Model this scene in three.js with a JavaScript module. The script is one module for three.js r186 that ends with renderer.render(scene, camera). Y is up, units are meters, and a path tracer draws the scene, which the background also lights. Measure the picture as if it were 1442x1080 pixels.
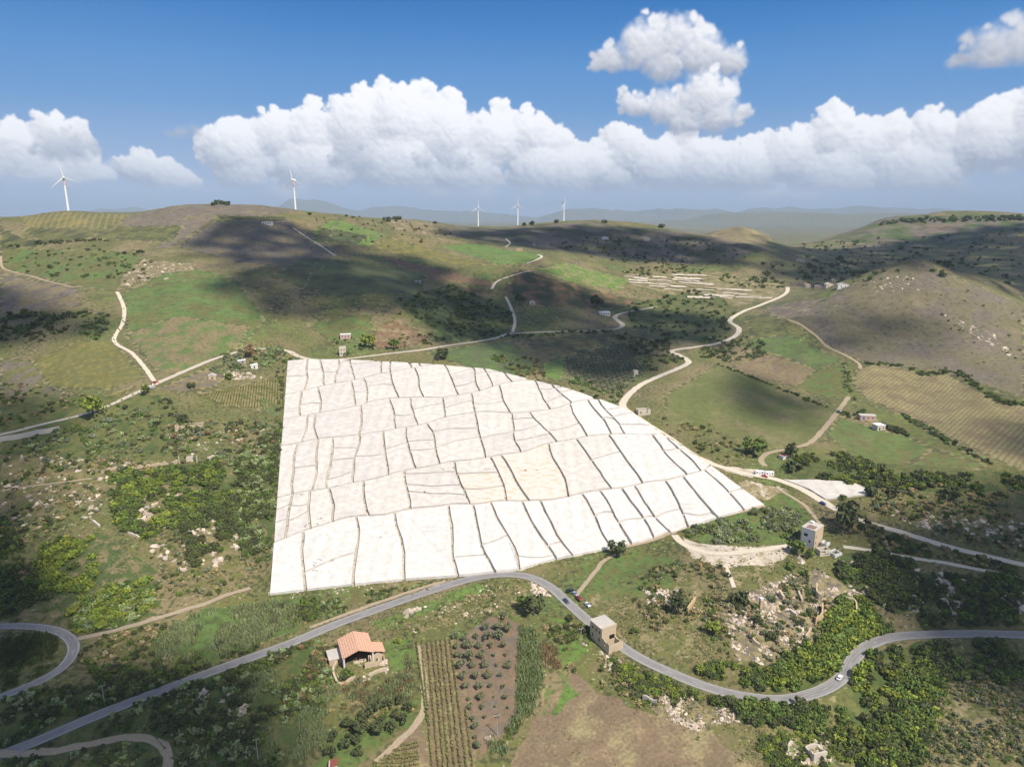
import * as THREE from 'three';
import { mergeGeometries } from 'three/addons/utils/BufferGeometryUtils.js';

// ------------------------------------------------------------------ camera, sun, exposure
const EYE = 200, PITCH = THREE.MathUtils.degToRad(13.6), FOCAL = 974;      // drone 200 m above the lower road; focal length in pixels of the 1442 x 1080 survey photograph
const scene = new THREE.Scene();
const camera = new THREE.PerspectiveCamera(2 * THREE.MathUtils.radToDeg(Math.atan(540 / FOCAL)), 1442 / 1080, 1, 60000);
camera.position.set(0, EYE, 0);
camera.rotation.x = -PITCH;
const renderer = new THREE.WebGLRenderer({ antialias: true });
renderer.toneMapping = THREE.LinearToneMapping;
renderer.toneMappingExposure = 1.35;
renderer.shadowMap.enabled = true;
const SUN = new THREE.Vector3(0.40, 0.80, 0.45).normalize();               // high, right of and behind the camera
const sun = new THREE.DirectionalLight(new THREE.Color(1, 0.94, 0.83), 4.3);
sun.position.copy(SUN).multiplyScalar(3000);
sun.castShadow = true; sun.shadow.radius = 3;
sun.shadow.mapSize.set(2048, 2048);
Object.assign(sun.shadow.camera, { left: -1500, right: 1500, top: 2200, bottom: -400, near: 10, far: 8000 });
scene.add(sun, sun.target);
scene.fog = new THREE.FogExp2(new THREE.Color(0.64, 0.80, 1.0), 0.00006);

// ------------------------------------------------------------------ seeded chance and noise
let seedState = 12345;
const rnd = () => { seedState = (seedState + 0x6d2b79f5) | 0; let t = Math.imul(seedState ^ (seedState >>> 15), 1 | seedState); t = (t + Math.imul(t ^ (t >>> 7), 61 | t)) ^ t; return ((t ^ (t >>> 14)) >>> 0) / 4294967296; };
const rr = (a, b) => a + (b - a) * rnd();
const pick = (a) => a[Math.floor(rnd() * a.length)];
const PERM = new Uint8Array(512);
{ const p = [...Array(256).keys()]; for (let i = 255; i > 0; i--) { const j = Math.floor(rnd() * (i + 1)); [p[i], p[j]] = [p[j], p[i]]; } for (let i = 0; i < 512; i++) PERM[i] = p[i & 255]; }
const GX = new Float32Array(256), GY = new Float32Array(256);
for (let i = 0; i < 256; i++) { GX[i] = Math.cos(i * 2.39996); GY[i] = Math.sin(i * 2.39996); }
function noise(x, y) {                                                      // gradient noise, about -0.8 to 0.8
  const ix = Math.floor(x), iy = Math.floor(y), fx = x - ix, fy = y - iy, X = ix & 255, Y = iy & 255;
  const u = fx * fx * fx * (fx * (fx * 6 - 15) + 10), v = fy * fy * fy * (fy * (fy * 6 - 15) + 10);
  const a = PERM[PERM[X] + Y], b = PERM[PERM[X + 1] + Y], c = PERM[PERM[X] + Y + 1], d = PERM[PERM[X + 1] + Y + 1];
  const na = GX[a] * fx + GY[a] * fy, nb = GX[b] * (fx - 1) + GY[b] * fy, nc = GX[c] * fx + GY[c] * (fy - 1), nd = GX[d] * (fx - 1) + GY[d] * (fy - 1);
  const l = na + (nb - na) * u, m = nc + (nd - nc) * u;
  return (l + (m - l) * v) * 1.5;
}
function fbm(x, y, n) { let s = 0, a = 0.5; for (let i = 0; i < n; i++) { s += a * noise(x, y); x = x * 2.03 + 17.1; y = y * 2.03 + 9.7; a *= 0.5; } return s; }
function billow(x, y, n) { let s = 0, a = 0.5; for (let i = 0; i < n; i++) { s += a * Math.abs(noise(x, y)); x = x * 2.07 + 3.1; y = y * 2.07 + 7.7; a *= 0.5; } return s; }
const clamp = (x, a, b) => Math.min(b, Math.max(a, x));
const sstep = (a, b, x) => { x = clamp((x - a) / (b - a), 0, 1); return x * x * (3 - 2 * x); };
const lerp = (a, b, t) => a + (b - a) * t;

// bearing and slope of a point seen from the drone: (east, up) per metre of northing
function sight(px, py) {
  const u = (px - 721) / FOCAL, v = (py - 540) / FOCAL, k = 1 / (Math.cos(PITCH) - v * Math.sin(PITCH));
  return [u * k, (-Math.sin(PITCH) - v * Math.cos(PITCH)) * k];
}
// ------------------------------------------------------------------ sky: air and cumulus, computed as an equirectangular picture
{
  const W = 4096, H = 2048, data = new Float32Array(W * H * 4), DEG = 180 / Math.PI;
  const stops = [[0, .36, .44, .58], [2, .33, .42, .58], [4, .245, .36, .55], [8, .115, .262, .51], [11, .075, .222, .485], [13, .046, .183, .445], [15, .028, .148, .40], [18, .025, .13, .37], [35, .024, .10, .30], [90, .02, .075, .24]];
  const air = (el) => { let i = 0; while (i < stops.length - 2 && el > stops[i + 1][0]) i++; const a = stops[i], b = stops[i + 1], t = clamp((el - a[0]) / (b[0] - a[0]), 0, 1); return [1, 2, 3].map((c) => lerp(a[c], b[c], t)); };
  for (let r = 0; r < H; r++) {
    const c = air(Math.max(0, ((r + .5) / H - .5) * 180));
    for (let x = 0, o = r * W * 4; x < W; x++, o += 4) { data[o] = c[0]; data[o + 1] = c[1]; data[o + 2] = c[2]; data[o + 3] = 1; }
  }
  const angle = (px, py) => { const [x, y] = sight(px, py); return [Math.atan(x) * DEG, Math.atan2(y, Math.hypot(1, x)) * DEG]; };
  const PD = 1 / FOCAL * DEG;
  // a cloud: lumps [azimuth, elevation, radius] in degrees; tone = how white, base = elevation of its flat foot, soft = how torn its rim is
  function paintCloud(lumps, { white = 1, grey = .5, foot = 0, soft = .11, rough = .76, seed = 0, scale = 1, fade = 0 }) {
    let a0 = 1e9, a1 = -1e9, e0 = 1e9, e1 = -1e9;
    for (const [a, e, r] of lumps) { a0 = Math.min(a0, a - r * 1.7); a1 = Math.max(a1, a + r * 1.7); e0 = Math.min(e0, e - r * 1.7); e1 = Math.max(e1, e + r * 1.7); }
    e0 = Math.max(e0, 0.02);
    const S = W / 360, w = Math.ceil((a1 - a0) * S), h = Math.ceil((e1 - e0) * S);
    if (w < 2 || h < 2) return;
    const field = new Float32Array(w * h).fill(-1), high = new Float32Array(w * h);
    const wx = new Float32Array(w * h), wy = new Float32Array(w * h), det = new Float32Array(w * h);
    for (let j = 0; j < h; j++) for (let i = 0; i < w; i++) {
      const a = a0 + i / S, e = e0 + j / S, k = j * w + i, n = 1 / (1.1 * scale);
      wx[k] = a + .42 * scale * fbm(a * n + seed, e * n + 5, 4); wy[k] = e + .42 * scale * fbm(a * n + 40, e * n + seed, 4);
      det[k] = billow(a * 1.15 / scale + seed * 3, e * 1.15 / scale, 5);
    }
    for (const [a, e, r] of lumps) {
      const i0 = Math.max(0, Math.floor((a - r * 1.7 - a0) * S)), i1 = Math.min(w - 1, Math.ceil((a + r * 1.7 - a0) * S)), j0 = Math.max(0, Math.floor((e - r * 1.7 - e0) * S)), j1 = Math.min(h - 1, Math.ceil((e + r * 1.7 - e0) * S));
      for (let j = j0; j <= j1; j++) for (let i = i0; i <= i1; i++) {
        const k = j * w + i, dx = (wx[k] - a) / r, dy = (wy[k] - e) / (wy[k] < e ? r * .75 : r), f = 1 - (dx * dx + dy * dy);
        if (f > field[k]) field[k] = f;
        if (f > 0) { const hh = Math.sqrt(f) * r; if (hh > high[k]) high[k] = hh; }
      }
    }
    for (let k = 0; k < w * h; k++) high[k] = high[k] * .8 + det[k] * rough * .8 * scale;
    const flat = Float32Array.from(high);                                   // broad swells of the cloud, without its small bumps
    for (let pass = 0; pass < 2; pass++) for (const [step, n, line, m] of [[1, w, w, h], [w, h, 1, w]]) for (let q = 0; q < m; q++) { const o = q * line, R = Math.round(5 * scale), buf = new Float32Array(n); let sum = 0; for (let k = -R; k < n; k++) { if (k + R < n) sum += flat[o + (k + R) * step]; if (k - R - 1 >= 0) sum -= flat[o + (k - R - 1) * step]; if (k >= 0) buf[k] = sum / (Math.min(n - 1, k + R) - Math.max(0, k - R) + 1); } for (let k = 0; k < n; k++) flat[o + k * step] = buf[k]; }
    const L = new THREE.Vector3(.33, .80, .50).normalize();
    for (let j = 1; j < h - 1; j++) for (let i = 1; i < w - 1; i++) {
      const k = j * w + i, f = field[k] + rough * (det[k] - .22) * 1.1;
      let alpha = sstep(0, soft + .1 + .5 * Math.max(0, fbm((a0 + i / S) * .9 + seed, (e0 + j / S) * .9, 3)), f);
      if (alpha <= 0) continue;
      const a = a0 + i / S, e = e0 + j / S;
      alpha *= sstep(foot - .25, foot + .5 + fade, e + .5 * fbm(a * .5 + seed, e * 2, 3));
      const G = (f, q) => (f[k + q] - f[k - q]) * S / 2, nx = -.42 * G(high, 1) - .9 * G(flat, 1), ny = -.42 * G(high, w) - .9 * G(flat, w), q = 1 / Math.hypot(nx * .5, ny * .5, 1);
      const lit = clamp((nx * .5 * L.x + ny * .5 * L.y + L.z) * q, 0, 1);
      const up = sstep(foot, foot + 3.2 * scale, e);                       // cloud feet see little sun
      let t = clamp(.3 + .9 * lit, 0, 1.06) * lerp(grey, 1, .25 + .75 * up) + .1 * fbm(a * 2.3, e * 2.3 + seed, 3);
      t = clamp(t * white, .25, 1.04);
      const air0 = air(e), hz = .72 * Math.exp(-e / 2.4);                      // the air between
      const col = [lerp(.17, .80, t), lerp(.21, .80, t), lerp(.30, .82, t)];
      const X = Math.floor(((a + 450) % 360) / 360 * W), R = Math.floor((e / 180 + .5) * H), o = (R * W + ((X % W) + W) % W) * 4;
      for (let c = 0; c < 3; c++) data[o + c] = lerp(data[o + c], lerp(col[c], air0[c], hz), alpha);
    }
  }
  const L = (list) => list.map(([x, y, r]) => [...angle(x, y), r * PD]);
  const crown = (lumps, n, s) => { const out = [...lumps]; for (const [a, e, r] of lumps) for (let i = 0; i < n; i++) { const t = rr(-.35, Math.PI + .35), q = r * rr(.75, 1.02); out.push([a + Math.cos(t) * q, e + Math.sin(t) * q, r * rr(.16, .42) * s]); } return out; };
  // veil of far cloud low over the horizon, then nearer towers in front
  const band = []; for (let i = 0; i < 30; i++) band.push([rr(-44, 44), rr(1.2, 3.2), rr(.8, 2.2)]);
  paintCloud(band, { white: .86, grey: .75, soft: 1.2, rough: .5, foot: .6, seed: 3, scale: 1.4, fade: .6 });
  paintCloud(crown(L([[0, 225, 44], [40, 245, 40], [78, 200, 30], [115, 255, 34], [-40, 235, 50], [60, 270, 45]]), 7, 1), { seed: 11, foot: 2.2, grey: .62 });
  paintCloud(crown(L([[195, 240, 22], [225, 250, 26], [262, 262, 20], [175, 232, 12]]), 6, 1), { seed: 13, foot: 2.0, grey: .7 });
  paintCloud(crown(L([[880, 215, 34], [930, 240, 40], [990, 240, 44], [1050, 245, 44], [1110, 225, 40], [1172, 195, 34], [1180, 168, 20], [1215, 215, 36], [1255, 195, 26], [1320, 200, 34], [1390, 200, 44], [1400, 172, 24], [1440, 205, 40], [1290, 250, 46], [1180, 255, 44], [1500, 190, 60], [850, 250, 36], [870, 196, 20]]), 7, 1), { seed: 17, foot: 1.6, grey: .52 });
  paintCloud(crown(L([[330, 215, 40], [385, 195, 34], [440, 195, 40], [500, 185, 48], [560, 180, 54], [625, 195, 48], [690, 205, 46], [745, 195, 36], [780, 205, 26], [560, 235, 60], [440, 240, 50], [660, 245, 50], [760, 245, 44], [340, 245, 34], [520, 152, 24], [572, 146, 22], [480, 158, 18], [300, 208, 18], [800, 250, 40], [830, 240, 30]]), 8, 1), { seed: 23, foot: 1.9, grey: .62, white: 1.06 });
  paintCloud(crown(L([[490, 224, 26], [515, 228, 18], [475, 228, 15]]), 5, .8), { seed: 29, foot: 2.6, white: .6, grey: .85, soft: 1, rough: .8 });
  paintCloud(crown(L([[600, 228, 16], [630, 224, 14], [650, 230, 16], [585, 222, 9]]), 5, .8), { seed: 31, foot: 2.6, white: .64, grey: .85, soft: 1.1, rough: .9 });
  paintCloud(crown(L([[75, 212, 22], [105, 208, 24], [130, 214, 12]]), 5, .8), { seed: 37, foot: 3.2, white: .64, grey: .85, soft: 1 });
  paintCloud(L([[255, 188, 12], [275, 186, 12], [240, 190, 8]]), { seed: 39, foot: 5, white: .55, soft: 1.6, rough: .6 });
  paintCloud(crown(L([[905, 68, 38], [945, 56, 36], [862, 86, 23], [990, 82, 37], [1028, 88, 25], [935, 92, 32], [845, 90, 13]]), 6, .9), { seed: 41, foot: 9.2, white: .84, grey: .6, soft: .75, rough: .7, scale: 1.2 });
  paintCloud(crown(L([[990, 140, 38], [940, 155, 30], [895, 152, 22], [1010, 165, 32], [965, 172, 30], [880, 140, 12], [1000, 122, 24]]), 6, .9), { seed: 43, foot: 5.4, white: .9, grey: .6, soft: .7, rough: .7, scale: 1.2, fade: .6 });
  paintCloud(crown(L([[1400, 78, 36], [1440, 66, 34], [1480, 80, 44], [1375, 84, 18]]), 5, .9), { seed: 47, foot: 9.2, white: .72, grey: .66, soft: .9, rough: .7, scale: 1.2 });
  // the same fair-weather cumulus all round the horizon and overhead
  for (let n = 0; n < 26; n++) {
    const a = 52 + n * 10 + rr(-4, 4), e = rr(2.6, 4.6), lumps = [];
    for (let i = 0; i < 9; i++) lumps.push([a + rr(-5, 5), e + rr(-.6, 2.2), rr(1.2, 3)]);
    paintCloud(crown(lumps, 4, 1), { seed: 60 + n, foot: 1.6, grey: .65 });
  }
  for (let n = 0; n < 60; n++) {
    const a = n < 22 ? 55 + n * 11.4 + rr(-4, 4) : rr(-180, 180), e = n < 22 ? rr(11, 24) : rr(24, 74), s = n < 22 ? 1 : 2.6, lumps = [];
    for (let i = 0; i < 6; i++) lumps.push([a + s * rr(-4, 4) / Math.cos(e / DEG), e + s * rr(-.8, 1.8), s * rr(1.4, 2.8)]);
    paintCloud(crown(lumps, 4, 1), { seed: 90 + n, foot: e - 3 * s, white: n < 22 ? .85 : .6, grey: .62, soft: .4, scale: 1.3 });
  }
  const sky = new THREE.DataTexture(data, W, H, THREE.RGBAFormat, THREE.FloatType);
  sky.mapping = THREE.EquirectangularReflectionMapping; sky.magFilter = sky.minFilter = THREE.LinearFilter; sky.needsUpdate = true;
  scene.background = sky; scene.environment = sky;
}
// ------------------------------------------------------------------ terrain heights
// Survey points: from the drone's sight lines with a known height (BY_HEIGHT) or a known northing (BY_NORTHING), and spot heights behind crests (SPOT: bearing pixel, northing, height)
const BY_HEIGHT = [
  [0, 1080, -8], [250, 1080, -10], [500, 1080, -12], [721, 1080, -13], [950, 1080, -13], [1200, 1080, -15], [1442, 1080, -8],
  [0, 1060, -5], [200, 985, -3], [380, 905, -1], [550, 850, 1], [853, 897, 0], [1000, 965, -4], [1100, 985, -5], [1180, 958, -4], [1215, 912, -2], [1300, 893, 2], [1442, 893, 5],
  [620, 960, -5], [780, 980, -6], [0, 885, 2], [90, 900, 2], [80, 950, 0], [0, 985, -2], [300, 950, -2],
  [100, 780, 14], [200, 850, 5], [280, 750, 17], [330, 650, 35], [200, 640, 37], [50, 690, 28], [0, 800, 9], [100, 640, 39], [300, 850, 4], [220, 720, 23], [60, 740, 19],
  [0, 612, 46], [90, 596, 49], [215, 540, 68], [340, 497, 77], [410, 497, 74], [300, 580, 53], [270, 600, 48],
  [880, 570, 50], [1000, 655, 33], [1100, 672, 27], [1160, 708, 23], [1300, 755, 19], [1442, 792, 15],
  [1150, 765, 15], [1050, 850, 9], [1120, 885, 5], [1200, 830, 8], [1300, 830, 10], [1442, 845, 11], [900, 800, 8], [1000, 780, 13], [960, 870, 5], [1020, 910, 3], [1330, 950, -3], [1442, 980, -2],
  [1000, 600, 39], [1100, 560, 43], [1200, 620, 35], [1180, 580, 40], [1300, 640, 36], [1442, 662, 36], [1300, 565, 44], [1442, 600, 45], [1100, 620, 36], [1250, 680, 29], [1400, 720, 25],
  [960, 515, 58], [950, 495, 61], [1040, 470, 66], [1040, 440, 75], [1110, 410, 88], [960, 400, 95], [1180, 405, 90], [1100, 500, 56], [1050, 530, 50], [1160, 540, 47],
  [720, 470, 72], [600, 490, 76], [870, 462, 70], [800, 520, 57], [830, 545, 52], [560, 460, 86], [480, 492, 75], [560, 420, 110], [420, 430, 106], [420, 380, 137], [300, 450, 100], [200, 400, 125], [60, 420, 115],
  [0, 380, 133], [150, 480, 85], [100, 540, 66], [40, 520, 70], [60, 460, 96], [620, 515, 69], [720, 527, 63], [890, 530, 55],
];
const BY_NORTHING = [
  [1290, 366, 880], [1276, 372, 876], [1305, 371, 876], [1240, 392, 858], [1200, 418, 830], [1130, 448, 800], [1210, 520, 655], [1320, 530, 628], [1400, 565, 560], [1442, 432, 830], [1360, 392, 858], [1290, 450, 780], [1380, 480, 730], [1200, 470, 745],
  [0, 305, 1150], [90, 298, 1150], [180, 304, 1110], [230, 295, 1130], [290, 287, 1150], [350, 288, 1190], [420, 294, 1250], [480, 304, 1340], [560, 309, 1450], [640, 318, 1550], [700, 320, 1600], [760, 314, 1650], [830, 311, 1650], [900, 315, 1600], [960, 325, 1550], [1030, 335, 1500], [1090, 347, 1440], [1130, 362, 1380],
  [290, 330, 1000], [450, 340, 1040], [560, 350, 1080], [650, 352, 1150], [650, 390, 960], [750, 365, 1050], [850, 350, 1300], [870, 380, 1150], [950, 350, 1370], [1050, 380, 1250], [760, 410, 930], [640, 430, 860], [850, 430, 940], [100, 340, 960], [960, 375, 1220],
  [1130, 352, 2100], [1150, 344, 2150], [1172, 336, 2200], [1195, 327, 2280], [1220, 317, 2350], [1250, 307, 2420], [1300, 302, 2480], [1350, 296, 2520], [1400, 298, 2520], [1442, 301, 2520], [1300, 330, 2150], [1400, 350, 1800], [1250, 362, 1700], [1048, 318, 2000], [1030, 322, 1990], [1068, 324, 1990], [1005, 330, 1960], [1095, 342, 1960], [1048, 345, 1760], [1130, 350, 1850], [1200, 385, 1450], [1350, 375, 1500],
];
const SPOT = [
  [1290, 1080, 104], [1380, 1060, 98], [1200, 1040, 92], [1442, 1050, 92], [1290, 1300, 96],
  [0, 1450, 150], [150, 1450, 150], [290, 1500, 160], [420, 1600, 150], [560, 1800, 150], [700, 2000, 140], [830, 2050, 145], [960, 1850, 130], [1060, 1650, 110],
  [0, 2500, 100], [300, 2500, 100], [600, 2900, 90], [850, 2900, 90], [1050, 2900, 90], [1100, 2500, 70], [1145, 2600, 66], [1180, 2900, 70], [1250, 3200, 84], [1350, 3400, 100], [1442, 3400, 110],
  [0, 4200, 80], [400, 4200, 80], [800, 4200, 80], [1100, 4200, 80], [1442, 4600, 90],
  [-200, 600, 70], [-200, 1150, 190], [-200, 350, 20], [1640, 700, 70], [1640, 400, 10], [1640, 1200, 110], [1640, 2500, 190], [-200, 2500, 110],
];
// the paved slope is a tilted plane
const slopePlane = (x, d) => 0.0069 * (x + 131) + 0.24 * (d - 337);
const SLAB_EDGE_PX = [[380, 838], [520, 822], [715, 803], [900, 764], [1076, 712], [1020, 674], [960, 634], [880, 577], [800, 549], [690, 522], [600, 514], [530, 510], [405, 510]];
const SLAB_EDGE = SLAB_EDGE_PX.map(([px, py]) => { const [a, b] = sight(px, py), D = (EYE + 0.24 * 337 - 0.0069 * 131) / (0.24 + 0.0069 * a - b); return [a * D, D]; });
for (const [x, d] of SLAB_EDGE) SPOT.push([null, d, slopePlane(x, d), x]);
for (const [x, d] of [[-120, 450], [0, 450], [100, 470], [-150, 540], [-40, 540], [40, 540]]) SPOT.push([null, d, slopePlane(x, d), x]);

const nodes = [];
for (const [px, py, y] of BY_HEIGHT) { const [a, b] = sight(px, py), D = (y - EYE) / b; nodes.push([a * D, D, y]); }
for (const [px, py, D] of BY_NORTHING) { const [a, b] = sight(px, py); nodes.push([a * D, D, EYE + b * D]); }
for (const [px, D, y, x] of SPOT) nodes.push([px === null ? x : (px - 721) / FOCAL * (D * Math.cos(PITCH) + (EYE - y) * Math.sin(PITCH)), D, y]);
const chart = (x, d) => { const q = Math.max(d, 190); return [clamp(x / q, -1.25, 1.25), Math.log(q) * 0.8]; };
const spline = (() => {                                                     // thin-plate spline through all survey points
  const P = nodes.map(([x, d]) => chart(x, d)), n = P.length, N = n + 3, A = [], phi = (r2) => (r2 > 1e-12 ? 0.5 * r2 * Math.log(r2) : 0);
  for (let i = 0; i < n; i++) { const row = new Float64Array(N + 1); for (let j = 0; j < n; j++) row[j] = phi((P[i][0] - P[j][0]) ** 2 + (P[i][1] - P[j][1]) ** 2); row[i] += 0.00006; row[n] = 1; row[n + 1] = P[i][0]; row[n + 2] = P[i][1]; row[N] = nodes[i][2]; A.push(row); }
  for (let k = 0; k < 3; k++) { const row = new Float64Array(N + 1); for (let j = 0; j < n; j++) row[j] = k === 0 ? 1 : P[j][k - 1]; A.push(row); }
  for (let c = 0; c < N; c++) {
    let p = c; for (let r = c + 1; r < N; r++) if (Math.abs(A[r][c]) > Math.abs(A[p][c])) p = r;
    [A[c], A[p]] = [A[p], A[c]];
    for (let r = 0; r < N; r++) if (r !== c && A[r][c]) { const f = A[r][c] / A[c][c]; for (let k = c; k <= N; k++) A[r][k] -= f * A[c][k]; }
  }
  const W = A.map((row, i) => row[N] / row[i]);
  return (x, d) => { const [u, v] = chart(x, d); let s = W[n] + W[n + 1] * u + W[n + 2] * v; for (let j = 0; j < n; j++) s += W[j] * phi((u - P[j][0]) ** 2 + (v - P[j][1]) ** 2); return s; };
})();
function edgeDistance(poly, x, d) {                                         // signed distance to a polygon, negative inside
  let best = 1e9, inside = false;
  for (let i = 0, j = poly.length - 1; i < poly.length; j = i++) {
    const [ax, ay] = poly[j], [bx, by] = poly[i], ex = bx - ax, ey = by - ay, t = clamp(((x - ax) * ex + (d - ay) * ey) / (ex * ex + ey * ey), 0, 1);
    best = Math.min(best, Math.hypot(x - ax - ex * t, d - ay - ey * t));
    if ((by > d) !== (ay > d) && x < (ax - bx) * (d - by) / (ay - by) + bx) inside = !inside;
  }
  return inside ? -best : best;
}
// far ranges, then plain
const RANGES = [[-6400, 22000, 1500, 430], [-5000, 23500, 2600, 200], [-3000, 24000, 2400, 170], [-900, 23000, 1800, 160], [1750, 20000, 1100, 260], [3300, 21000, 1700, 190], [5300, 20000, 1800, 250], [7600, 21500, 1500, 240], [9800, 20500, 2000, 270], [12500, 22000, 2600, 280], [-12000, 22000, 3000, 240], [4400, 12500, 1700, 150], [6400, 11500, 1500, 120], [8500, 13500, 2000, 150]];
function farHeight(x, d) {
  let y = 70 + 25 * fbm(x / 1500, d / 1500, 3);
  for (const [cx, cd, r, h] of RANGES) { const q = ((x - cx) / r) ** 2 + ((d - cd) / (r * .7)) ** 2; if (q < 6) y += 1.3 * h * Math.exp(-q * 1.3) * (1 + .9 * fbm(x / 1100 + cx, d / 1100, 5)); }
  return y;
}
const PEAK = (() => { const [a, b] = sight(1290, 366); return [a * 880, 880, EYE + b * 880]; })();
function baseHeight(x, d) {
  let y;
  if (d > 5200) y = farHeight(x, d);
  else { y = spline(x, d); if (d > 3200) y = lerp(y, farHeight(x, d), sstep(3200, 5200, d)); }
  if (d > 500 && d < 1200 && x > 250) { const k = PEAK[2] + 6 - .44 * Math.hypot(x - PEAK[0], d - PEAK[1], 13), h = clamp(.5 + (k - y) / 24, 0, 1); y = lerp(y, k, h) + 6 * h * (1 - h); }   // the steep cone hill
  if (d < 190) y += (190 - Math.max(d, -900)) * -.03;
  const off = d < 900 ? edgeDistance(SLAB_EDGE, x, d) : 999, calm = sstep(0, 28, off) * sstep(60, 190, Math.hypot(x - PEAK[0], d - PEAK[1]) + 40), k = clamp(d / 500, .6, 3);
  y += calm * (2.6 * k * fbm(x / (46 * k) + 7, d / (46 * k), 4) + (d < 1200 ? .5 * fbm(x / 7, d / 7, 2) : 0));
  if (off < 34) y = lerp(slopePlane(x, d) + .8 * fbm(x / 60, d / 60, 2), y, sstep(4, 34, off));
  return y;
}
// one sheet on a grid that is fine in the valley and coarser with distance
function axis(list) { const out = []; for (const [from, to, step, grow] of list) { let s = step, v = from; while (v < to - s * .5) { out.push(v); v += s; s *= grow; } } return out; }
const halfX = axis([[0, 420, 2.5, 1], [420, 30000, 2.6, 1.035]]);
const gridX = [...halfX.slice(1).map((v) => -v).reverse(), ...halfX];
const gridD = [...axis([[210, 1800, 4, 1.06]]).slice(1).map((v) => 420 - v).reverse(), ...axis([[210, 480, 2, 1], [480, 700, 2.5, 1], [700, 32000, 2.7, 1.022]])];
const NX = gridX.length, ND = gridD.length, high = new Float32Array(NX * ND);
for (let j = 0; j < ND; j++) for (let i = 0; i < NX; i++) high[j * NX + i] = baseHeight(gridX[i], gridD[j]);
function cell(a, v) { let lo = 0, hi = a.length - 2; while (lo < hi) { const m = (lo + hi + 1) >> 1; if (a[m] <= v) lo = m; else hi = m - 1; } return lo; }
function ground(x, d) {                                                     // height of the sheet
  const i = cell(gridX, x), j = cell(gridD, d), u = clamp((x - gridX[i]) / (gridX[i + 1] - gridX[i]), 0, 1), v = clamp((d - gridD[j]) / (gridD[j + 1] - gridD[j]), 0, 1), k = j * NX + i;
  return lerp(lerp(high[k], high[k + 1], u), lerp(high[k + NX], high[k + NX + 1], u), v);
}
function survey(px, py) {                                                   // where a sight line meets the ground: [east, northing]
  const [a, b] = sight(px, py);
  let d0 = 120;
  for (let d = 120; d < 20000; d *= 1.006) {
    if (EYE + b * d < ground(a * d, d)) { let lo = d0, hi = d; for (let k = 0; k < 14; k++) { const m = (lo + hi) / 2; if (EYE + b * m < ground(a * m, m)) hi = m; else lo = m; } return [a * hi, hi]; }
    d0 = d;
  }
  return survey(px, py + 2);
}

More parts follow.
